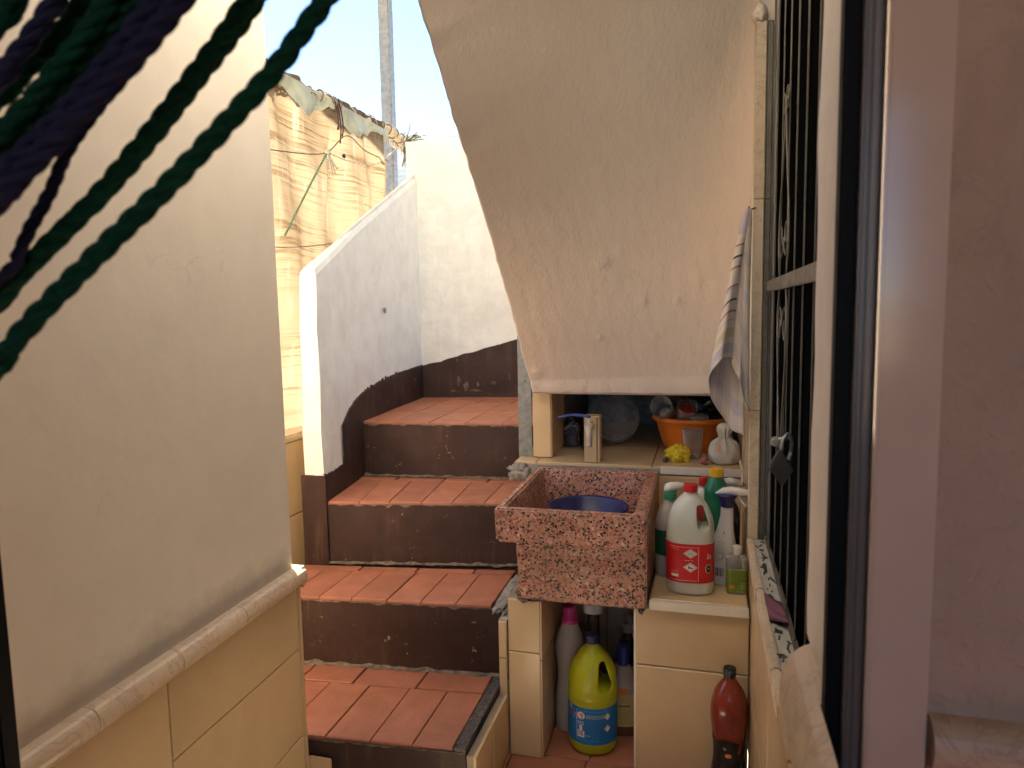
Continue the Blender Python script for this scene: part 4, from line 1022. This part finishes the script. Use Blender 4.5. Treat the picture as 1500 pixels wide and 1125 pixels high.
trigger(b, .206, 'whitep', 'green2', 1, .0165, .020, 1, .046)
b = bottle('red_cap_bottle', 'white bottle with red cap and dark red label behind the bleach jug', (.004, 1.955, .4675))
sec = Sec(smooth_prof([(0, .026), (.005, .029), (.15, .029), (.19, .028), (.212, .020), (.226, .0105), (.236, .010)], 4), 1, .8)
lpart('body', sec.mesh(32), 'milky', b); lpart('label', sec.mesh(32, .09, .185, .0005, -PI, 0), 'lredtxt', b); lpart('cap', cap_vf(.0115, .232, .255, 16), 'red', b, False)
b = bottle('green_bottle', 'green plastic bottle with bright yellow cap behind the bleach jug', (.038, 1.935, .4675))
sec = Sec(smooth_prof([(0, .028), (.005, .0315), (.19, .0315), (.20, .030), (.207, .031), (.232, .030), (.250, .023), (.262, .017), (.268, .016)], 4), 1, .9)
lpart('body', sec.mesh(40), 'greenp', b); lpart('cap', cap_vf(.0185, .264, .285, 22), 'yellow', b, False)
b = bottle('white_spray_bottle', 'white trigger spray bottle with navy collar and black printed text', (.056, 1.862, .4675), R(-8))
P_ = smooth_prof([(0, .033), (.005, .036), (.05, .0365), (.085, .035), (.11, .0295), (.135, .0225), (.165, .0175), (.195, .0155), (.205, .0155)], 4)
sec = Sec(P_, 1, .7, 2.3)
V, F = sec.mesh(40); V = [(x+.010*min(1, max(0, (z-.08)/.1))-.002, y, z) for x, y, z in V]; lpart('body', (V, F), 'whitep', b)
pb = Sec(P_, 1, .7, 2.3)
print_on(pb, b, -PI/2, .037, [('text', lines(-.006, .115, .022, 12, .0045, .0011, 21), 'lgrey', 0), ('drawing', join(rect2(.003, .132, .016, .001, 1), rect2(.004, .127, .010, .001, 1), diamond2(.004, .137, .004)), 'lgrey', 0), ('barcode', bars(-.006, .036, .020, .022, 12), 'lblack', 0),
    ('diamond', diamond2(-.006, .079, .0095), 'lgrey', 1), ('diamond_field', diamond2(-.006, .079, .0080), 'lwhite', 2), ('symbol', move2(text_vf('!', .011), -.006, .079), 'lblack', 3)])
o = bpy.data.objects.new('spray_mount', None); bpy.data.objects.remove(o)
def shifted(vf, dx): return [(x+dx, y, z) for x, y, z in vf[0]], vf[1]
lpart('collar', shifted(lathe([(.0155, .203), (.0165, .206), (.0185, .222), (.026, .232), (.027, .236), (.012, .238)], 30), .008), 'navy', b)
hv = [(-.030, .0, .236), (-.026, .010, .239), (-.012, .013, .250), (.010, .0125, .255), (.036, .010, .252), (.052, .008, .249)]
V, F = [], []
for x, w_, zt in hv:
    w_ = max(w_, .004)
    V += [(x+.008, -w_, .2365), (x+.008, -w_*1.05, (.2365+zt)/2), (x+.008, -w_*.5, zt), (x+.008, w_*.5, zt), (x+.008, w_*1.05, (.2365+zt)/2), (x+.008, w_, .2365)]
for k in range(len(hv)-1):
    for i in range(6): F.append([k*6+i, k*6+(i+1) % 6, k*6+6+(i+1) % 6, k*6+6+i])
F += [[5, 4, 3, 2, 1, 0], [len(hv)*6-6+i for i in range(6)]]
lpart('spray_head', (V, F), 'whitep', b)
lpart('trigger', tube(catmull([(.036, 0, .238), (.042, 0, .222), (.054, 0, .205)], 5), lambda t: .005-.002*t, 8), 'whitep', b)
b = bottle('pale_spray_bottle', 'cloudy dark spray bottle with white head behind the white spray bottle', (.070, 1.985, .4675), R(-35))
sec = Sec(smooth_prof([(0, .030), (.006, .034), (.13, .034), (.165, .030), (.19, .017), (.20, .014)], 4), 1, .85)
lpart('body', sec.mesh(32), 'smoke', b); trigger(b, .20, 'whitep', 'whitep', 1, .0155, .024, 1, .04)
b = bottle('small_green_label_bottle', 'small clear bottle with white flip cap and leafy green label', (.0865, 1.803, .4675), R(3))
sec = Sec(smooth_prof([(0, .0225), (.003, .0255), (.03, .0262), (.085, .0262), (.092, .025), (.097, .018), (.099, .011)], 4), .96, .72, 4)
lpart('body', sec.mesh(40), 'cleargrey', b); lb = lpart('label', sec.mesh(40, .006, .066, .0004, -PI-.25, .25), 'lgreen', b); lpart('cap', lathe([(.0105, .098), (.0115, .1), (.0115, .117), (.010, .120)], 24), 'whitep', b)
print_on(sec, lb, -PI/2, .026, [('rule', join(rect2(-.012, .036, .0006, .055, 1), rect2(0, .064, .045, .0008, 8)), 'lwhite', 0), ('text', lines(.011, .03, .016, 4, .004, .001, 33), 'lwhite', 1), ('fruit', disc2(-.008, .020, .007, 14, .7), 'lorange', 1)])

# ------------------------------------------------------------------ bottles in the cupboard and by the panel
b = bottle('lime_bleach_jug', 'large lime yellow bleach jug with blue cap and blue label under the sink', (-.279, 1.812, .0), R(6))
sec = Sec(smooth_prof([(0, .050), (.004, .056), (.014, .0625), (.032, .066), (.036, .0655), (.138, .0655), (.143, .066), (.146, .0675), (.151, .0655), (.155, .0675), (.160, .066), (.19, .0655), (.215, .0625), (.237, .055), (.257, .044), (.273, .031), (.284, .0205), (.290, .0165), (.296, .016)], 4), 1, .92, 2.0)
jug_body('body', sec.mesh(60), capsule_cut((.0345, .196), (.0270, .246), (.0175, .0085)), 'lime', b)
cp = lpart('cap', cap_vf(.0178, .2925, .315, 26), 'navy', b, False); lpart('cap_ring', lathe([(.012, .3152), (.012, .3162), (.009, .3164), (.009, .3154)], 26, cap0=False, cap1=False), 'bluep', cp)
lb = lpart('label', sec.mesh(64, .0365, .1375, .0006, -PI-.3, .3), 'lblue', b)
print_on(sec, lb, -PI/2-.12, .066, [
    ('rule', join(rect2(.016, .1285, .09, .0013, 14), rect2(.016, .0475, .09, .0013, 14), rect2(-.0345, .088, .0009, .082, 1)), 'lwhite', 0),
    ('badge', disc2(-.021, .115, .0105), 'lwhite', 1), ('badge_field', join(rect2(-.021, .118, .013, .003, 2), rect2(-.021, .1135, .012, .003, 2)), 'lorange', 2), ('badge_text', rect2(-.0185, .1085, .007, .003, 2), 'lnavy', 2),
    ('text', lines(-.022, .0985, .018, 3, .0036, .0014, 50), 'lwhite', 1), ('text', lines(.020, .118, .055, 3, .0036, .0013, 51), 'lyellow', 1), ('text', lines(.018, .1035, .056, 8, .0042, .0007, 52), 'lnavy', 1), ('text', lines(-.002, .062, .014, 1, .0036, .0013, 53), 'lwhite', 1),
    ('patch', rect2(-.022, .0815, .008, .014, 2), 'lwhite', 1), ('numeral', move2(text_vf('2', .009), -.022, .0815), 'lredtxt', 2),
    ('barcode_field', rect2(-.022, .0645, .020, .018, 2), 'lwhite', 1), ('barcode', bars(-.022, .066, .016, .014, 9), 'lblack', 2),
    ('diamond', join(diamond2(.052, .113, .010), diamond2(.052, .080, .010)), 'lwhite', 1), ('diamond_line', join(diamond2(.052, .113, .0075), diamond2(.052, .080, .0075)), 'lredtxt', 2), ('diamond_field', join(diamond2(.052, .113, .006), diamond2(.052, .080, .006)), 'lwhite', 3),
    ('outline', move2(text_vf('fin', .0335, .1), -.0475, .1135), 'lwhite', 1), ('lettering', move2(text_vf('fin', .030, .1), -.0475, .114), 'lredtxt', 2), ('flash', poly2([(-.062, .133), (-.058, .122), (-.0535, .128), (-.055, .136), (-.059, .139)]), 'lwhite', 1)])
b = bottle('pink_cap_bottle', 'cloudy waisted bottle with magenta cap standing left of the lime jug', (-.353, 1.885, .0), R(10))
sec = Sec(smooth_prof([(0, .036), (.005, .0405), (.05, .042), (.10, .040), (.145, .035), (.185, .036), (.225, .041), (.255, .040), (.285, .031), (.305, .022), (.315, .019)], 4), 1, .75, 2.3)
lpart('body', sec.mesh(40), 'grayp', b); cp = lpart('cap', lathe([(.0225, .311), (.0225, .322), (.0195, .324), (.018, .354), (.0165, .357)], 30), 'pink', b); lpart('cap_ring', cap_vf(.0235, .310, .322, 22), 'pink', cp, False)
b = bottle('blue_cap_bottle', 'stout bottle with blue cap, orange sticker and pale yellow label under the sink', (-.207, 1.90, 0), R(12))
sec = Sec(smooth_prof([(0, .036), (.005, .042), (.11, .043), (.135, .046), (.155, .045), (.175, .034), (.190, .022), (.198, .016)], 4), 1, .8, 2.4)
lpart('body', sec.mesh(40, zs=[p[0] for p in sec.p if p[0] > .10]), 'grayp', b); lpart('liquid_part', sec.mesh(40, zs=[p[0] for p in sec.p if p[0] <= .112]), 'amberliq', b); lpart('cap', cap_vf(.0165, .195, .250, 20), 'bluep', b, False)
lb = lpart('label', sec.mesh(16, .03, .122, .0006, -PI/2-.75, -PI/2+.55), 'lyellow', b)
print_on(sec, lb, -PI/2, .042, [('text', lines(-.002, .116, .040, 4, .005, .0018, 61), 'lgrey', 1), ('rule', rect2(-.004, .0905, .036, .0032, 4), 'lblack', 1), ('text', lines(-.003, .083, .040, 11, .0045, .0012, 62), 'lgrey', 1)])
lpart('sticker', sec.mesh(8, .122, .142, .001, -PI/2-.5, -PI/2+.15), 'lorange', b)
b = bottle('brown_spray_bottle', 'dim brown clear spray bottle at the back of the cupboard', (-.205, 2.02, 0), R(-60))
sec = Sec(smooth_prof([(0, .034), (.005, .038), (.15, .039), (.185, .036), (.212, .024), (.228, .014), (.235, .013)], 4), 1, .85)
lpart('body', sec.mesh(32), 'smoke', b); trigger(b, .235, 'grayp', 'grayp', 1.3, .0155, .022, 1, .04)
b = bottle('red_soda_bottle', 'reused soda bottle of rusty red liquid with black label and black cap', (.0685, 1.668, 0), R(-10))
sec = Sec(smooth_prof([(0, .030), (.006, .038), (.03, .0405), (.06, .040), (.11, .0345), (.135, .034), (.155, .035), (.185, .0395), (.215, .0428), (.240, .0425), (.265, .038), (.285, .030), (.302, .0185), (.311, .0135), (.318, .0130)], 4), 1, 1)
lpart('body', sec.mesh(44), 'sodared', b); lpart('cap', cap_vf(.0148, .3145, .3355, 22), 'blackp', b, False)
def lblfn(u, v):
    th = -2*PI*u; z = .045+v*(.125+.005*math.sin(3*th)); x, y, _ = sec.pt(th, z, .0012+.0010*mnoise.noise(Vector((math.cos(th)*4, math.sin(th)*4, z*60)))+.0008); return (x, y, z)
lb = lpart('label', grid(70, 30, lblfn), 'blackp', b)
print_on(sec, lb, -PI/2, .036, [('emblem', disc2(.004, .136, .0075, 14, .7), 'lorange', 6), ('emblem', poly2([(.026, .140), (.031, .137), (.034, .152), (.033, .166), (.029, .160)]), 'lredtxt', 6), ('emblem_rim', disc2(-.004, .152, .004, 8), 'lgrey', 6)])

# ------------------------------------------------------------------ things in the upper niche
NZ = .7055
b = thing('dark_bottle', 'dark flat bottle with tan tag at the left of the niche', 'bottle', (-.440, 2.42, NZ), R(5))
sec = Sec(smooth_prof([(0, .028), (.004, .031), (.06, .032), (.078, .030), (.09, .018), (.094, .013), (.10, .013)], 4), 1, .6, 3.5)
lpart('body', sec.mesh(32), 'smoke', b); cp = lpart('cap', cap_vf(.0145, .098, .118, 16), 'blackp', b, False); lpart('tag', tube(catmull([(.012, -.020, .092), (-.010, -.028, .075), (-.022, -.026, .064)], 4), .008, 8, True, .5), 'hem', b)
b = thing('clear_bowl', 'round clear plastic bowl standing on its edge in the niche', 'bowl', (-.305, 2.50, NZ))
V, F = lathe([(.090, .0), (.092, .004), (.090, .008), (.084, .010), (.080, .014), (.066, .034), (.052, .042), (.030, .043), (.0005, .043)], 56, cap0=False, cap1=False)
Rm = Matrix.Rotation(R(78), 4, 'X'); V = [tuple((Rm @ Vector(v))+Vector((0, 0, .0915))) for v in V]; lpart('dish', (V, F), 'cleargrey', b)
b = thing('orange_tub', 'round orange plastic tub filled with odds and ends in the niche', 'tub', (-.035, 2.44, NZ))
lpart('tub', lathe([(.080, 0), (.086, .004), (.098, .03), (.108, .065), (.114, .095), (.117, .098), (.1265, .100), (.129, .105), (.128, .113), (.124, .116), (.116, .115), (.112, .108), (.104, .065), (.088, .010), (.0005, .007)], 64), 'orange', b)
def place(vf, rot, loc):
    m = Matrix.Translation(loc) @ rot.to_4x4(); return [tuple(m @ Vector(v)) for v in vf[0]], vf[1]
EUL = lambda x, y, z: Matrix.Rotation(R(z), 3, 'Z') @ Matrix.Rotation(R(y), 3, 'Y') @ Matrix.Rotation(R(x), 3, 'X')
b = thing('clear_cup', 'clear plastic cup with round white base lying in the orange tub', 'cup', (-.118, 2.40, NZ+.13))
lpart('cup', place(lathe([(.030, 0), (.031, .002), (.034, .06), (.036, .062), (.033, .06), (.030, .003)], 30, cap1=False), EUL(62, 0, -12), (0, -.02, 0)), 'cleargrey', b); lpart('base_disc', place(lathe([(.0005, -.0015), (.017, -.0015), (.018, .0), (.0005, .001)], 28), EUL(62, 0, -12), (0, -.021, -.001)), 'whitep', b)
b = thing('jar', 'clear plastic jar with red inside lying open in the orange tub', 'jar', (-.055, 2.385, NZ+.115))
lpart('jar', place(lathe([(.028, -.005), (.031, .0), (.032, .040), (.034, .042), (.034, .048), (.030, .050), (.029, .04)], 34, cap1=False), EUL(35, 12, 0), (0, 0, 0)), 'clear', b)
lpart('contents', place(lathe([(.026, .002), (.0285, .006), (.0285, .036), (.02, .040), (.0005, .038)], 28), EUL(35, 12, 0), (0, 0, 0)), 'lredtxt', b)
b = thing('grey_saucer', 'small grey translucent lid resting on the tub rim', 'lid', (-.010, 2.345, NZ+.117)); lpart('lid', place(lathe([(.0005, .002), (.026, .0), (.030, .004), (.031, .008), (.028, .009), (.0005, .006)], 34), EUL(12, 4, 0), (0, 0, 0)), 'cleargrey', b)
def crumple(name, label, cat, loc, r, mat, amp, fr, seed, sub=4):
    o = lump(name, (0, 0, r[2]*.85), r, None, mat, amp, fr, sub, seed); o.location = loc; return tag(o, label, cat)
crumple('black_bag', 'crumpled black plastic bag heaped in the orange tub', 'bag', (.030, 2.46, NZ+.06), (.085, .07, .075), 'blackbag', .75, 2.6, 4)
crumple('yellow_rag', 'crumpled yellow cloth on the counter in front of the tub', 'rag', (-.070, 2.222, NZ+.001), (.033, .027, .027), 'ycloth', .5, 3.6, 9)
crumple('pebble', 'small dark pebble beside the yellow rag', 'stone', (-.108, 2.205, NZ), (.009, .008, .008), 'stone', .35, 2, 3, 3)
sh_ = thing('dried_shell', 'small reddish dried shell on the counter by the tied bag', 'shell', (.006, 2.195, NZ))
lump('husk', (.006, 2.195, NZ+.012), (.013, .010, .011), sh_, 'shell', .7, 3.5, 3, 6)
for k in range(5): obj('spine', *tube([(.006, 2.190, NZ+.013), (.006+.016*math.cos(k*.8-.2), 2.183, NZ+.004+.010*math.sin(k*.8))], lambda t: .003-.002*t, 6), 'shell', sh_, True)
b = thing('clear_tumbler', 'clear empty plastic tumbler standing before the orange tub', 'tumbler', (-.028, 2.285, NZ))
lpart('tumbler', lathe([(.024, 0), (.025, .002), (.032, .092), (.0315, .093), (.0235, .004), (.0005, .003)], 36), 'clear', b)
b = thing('tied_cloth_bag', 'small grey white cloth bundle tied at the neck on the counter', 'bundle', (.066, 2.222, NZ), R(-8))
def bagfn(seg=72):
    prof = [(.030, .0), (.040, .006), (.046, .020), (.0475, .034), (.044, .050), (.034, .065), (.022, .074), (.0155, .080), (.0145, .085), (.0175, .094), (.022, .104), (.0215, .114), (.014, .122), (.003, .124)]
    pr = catmull([(a, c, 0) for a, c in prof], 4); V, F = [], []
    for v in pr:
        for k in range(seg):
            a = 2*PI*k/seg; f = math.exp(-((v.y-.080)/.026)**2)
            r = v.x*(1+f*.20*math.sin(a*9+v.y*30)+f*.10*math.sin(a*17)+.09*mnoise.noise(Vector((math.cos(a)*2.2, math.sin(a)*2.2, v.y*30))))
            V.append((r*math.cos(a), r*math.sin(a)*.92, v.y))
    n = len(pr)
    for j in range(n-1):
        for k in range(seg): F.append([j*seg+k, j*seg+(k+1) % seg, (j+1)*seg+(k+1) % seg, (j+1)*seg+k])
    F += [list(range(seg))[::-1], [(n-1)*seg+k for k in range(seg)]]; return V, F
lpart('bundle', bagfn(), 'bagcloth', b); lpart('tie', tube([(.0175*math.cos(a), .0165*math.sin(a), .081+.002*math.sin(a*2)) for a in [k*.3 for k in range(43)]], .0016, 6), 'cordlt', b)
lpart('stain', ([(-.014, -.0435, .050), (-.011, -.0425, .062), (-.009, -.0385, .070), (-.007, -.0425, .060), (-.004, -.0405, .067), (-.005, -.0440, .054), (-.010, -.0455, .040)], [[0, 1, 2, 3, 4, 5, 6]]), 'lorange', b)

# towel
tw = thing('hand_towel', 'lavender and cream striped towel hanging by one corner at the window jamb', 'towel', (.09, 1.77, .88))
PH = [(.108, 1.775, .930), (.100, 1.755, .955), (.083, 1.742, 1.005), (.068, 1.776, 1.050), (.062, 1.755, 1.062), (.040, 1.728, 1.058), (.018, 1.742, 1.020), (.016, 1.765, .985), (.040, 1.783, .930), (.068, 1.786, .888), (.096, 1.786, .872)]
PC = catmull(PH, 12); TOP = Vector((.100, 1.775, 1.405))
def tw_fn(u, v):
    k = u*(len(PC)-1); i = min(int(k), len(PC)-2); h = PC[i].lerp(PC[i+1], k-i)
    s = v**.85; z = TOP.z+(h.z-TOP.z)*v
    x = TOP.x+(h.x-TOP.x)*s; y = TOP.y+(h.y-TOP.y)*s
    x += .0025*math.sin(u*40+v*6)*v*(1-.3*v); y += .004*math.sin(u*26+v*4)*v
    q = .006*(1-v)
    return (x+q*math.sin(u*30), y+q*math.cos(u*30), z)
nu, nv = 120, 90
V, F = grid(nu, nv, tw_fn); o = obj('cloth', V, F, 'towel', tw, True)
uvl = o.data.uv_layers.new(name='UVMap')
for lp in o.data.loops: uvl.data[lp.index].uv = ((lp.vertex_index % nu)/(nu-1), (lp.vertex_index//nu)/(nv-1))
sm = o.modifiers.new('thick', 'SOLIDIFY'); sm.thickness = .0028; sm.offset = 0
hem = [Vector(tw_fn(k/160, 1.0)) for k in range(161)]; obj('hem', *tube(hem, .0024, 6), 'bagcloth', tw, True)
obj('hook', *tube(catmull([(.116, 1.79, 1.41), (.106, 1.78, 1.405), (.100, 1.775, 1.40), (.101, 1.774, 1.412)], 5), .002, 6), 'iron', tw, True)

# ------------------------------------------------------------------ hammock cords
hm = thing('hammock', 'hanging hammock of twisted dark green and navy cords', 'hammock', (-.4, .35, 1.2))
RP_ = {'g1': [(-0.417, 0.321, 1.14), (-0.402, 0.327, 1.157), (-0.378, 0.336, 1.185), (-0.344, 0.349, 1.22), (-0.301, 0.365, 1.263), (-0.251, 0.385, 1.319), (-0.232, 0.392, 1.344), (-0.212, 0.401, 1.373)],
'g2': [(-0.443, 0.35, 1.185), (-0.431, 0.354, 1.197), (-0.414, 0.361, 1.214), (-0.393, 0.368, 1.234), (-0.368, 0.378, 1.26), (-0.342, 0.388, 1.292), (-0.315, 0.399, 1.328), (-0.294, 0.408, 1.357), (-0.277, 0.416, 1.385)],
'g2b': [(-0.453, 0.357, 1.18), (-0.436, 0.363, 1.199), (-0.415, 0.372, 1.222), (-0.394, 0.38, 1.244), (-0.368, 0.389, 1.269), (-0.339, 0.401, 1.305), (-0.313, 0.412, 1.34), (-0.292, 0.42, 1.367), (-0.275, 0.427, 1.392)],
'n3': [(-0.431, 0.343, 1.196), (-0.413, 0.35, 1.215), (-0.403, 0.355, 1.236), (-0.391, 0.361, 1.259), (-0.381, 0.367, 1.285), (-0.361, 0.375, 1.313), (-0.335, 0.386, 1.346), (-0.314, 0.395, 1.379)],
'n4': [(-0.394, 0.316, 1.237), (-0.383, 0.321, 1.25), (-0.361, 0.329, 1.272), (-0.339, 0.337, 1.295), (-0.313, 0.347, 1.323), (-0.291, 0.356, 1.35), (-0.28, 0.361, 1.365)],
'n5': [(-0.404, 0.326, 1.252), (-0.393, 0.33, 1.264), (-0.372, 0.338, 1.283), (-0.351, 0.346, 1.306), (-0.325, 0.356, 1.337), (-0.304, 0.365, 1.366)],
'g5': [(-0.424, 0.343, 1.27), (-0.412, 0.347, 1.281), (-0.392, 0.355, 1.3), (-0.365, 0.366, 1.334), (-0.345, 0.374, 1.359), (-0.331, 0.379, 1.377)],
'g5b': [(-0.414, 0.336, 1.278), (-0.403, 0.34, 1.289), (-0.385, 0.347, 1.308), (-0.36, 0.357, 1.339), (-0.345, 0.364, 1.361), (-0.335, 0.368, 1.375)],
'g6': [(-0.434, 0.355, 1.308), (-0.422, 0.359, 1.318), (-0.406, 0.365, 1.335), (-0.386, 0.373, 1.356), (-0.372, 0.379, 1.378), (-0.366, 0.382, 1.387)],
'n7': [(-0.415, 0.339, 1.31), (-0.403, 0.344, 1.324), (-0.392, 0.349, 1.338), (-0.382, 0.353, 1.352), (-0.37, 0.358, 1.37), (-0.365, 0.36, 1.379)],
'g8': [(-0.425, 0.351, 1.348), (-0.413, 0.356, 1.361), (-0.407, 0.358, 1.368), (-0.397, 0.362, 1.383)]}
RAD = {'g1': .0063, 'g2': .0063, 'g2b': .0058, 'n3': .0040, 'n4': .0062, 'n5': .0062, 'g5': .0064, 'g5b': .0060, 'g6': .0060, 'n7': .0057, 'g8': .0065}
RING = Vector((.12, .48, 1.98))
for k, P in RP_.items():
    P = [Vector(p) for p in P]
    d0 = (P[0]-P[1]).normalized(); d1 = (P[-1]-P[-2]).normalized()
    lo = P[0]+d0*.22; endp = Vector((-.95, .15, .78+.25*(lo.z-.9)))
    P = [endp, lo.lerp(endp, .25)]+P+[P[-1]+d1*.10, (P[-1]+d1*.12).lerp(RING, .55), RING]
    pts = catmull(P, 14)
    # even spacing
    out = [pts[0]]
    for p in pts[1:]:
        while (p-out[-1]).length > .004: out.append(out[-1]+(p-out[-1]).normalized()*.004)
    obj('cord', *twisted(out, RAD[k], RAD[k]*7.5, 3, 7), 'rope_g' if k[0] == 'g' else 'rope_n', hm, True)
obj('ring', *tube([RING+Vector((.03*math.cos(a), 0, .03*math.sin(a)+.02)) for a in [k*2*PI/30 for k in range(31)]], .004, 8), 'galv', hm, True)
obj('hook', *tube(catmull([(.12, .635, 2.20), (.12, .58, 2.18), (.12, .50, 2.10), (.12, .47, 2.03), (.12, .50, 2.02)], 6), .005, 8), 'galv', hm, True)
obj('bed', *tube(catmull([(-.95, .15, .80), (-1.15, .0, .72), (-1.45, -.3, .85), (-1.80, -.6, 1.3)], 10), lambda t: .05+.10*math.sin(PI*min(1, t*1.1+.02)), 20), 'rope_g', hm, True)
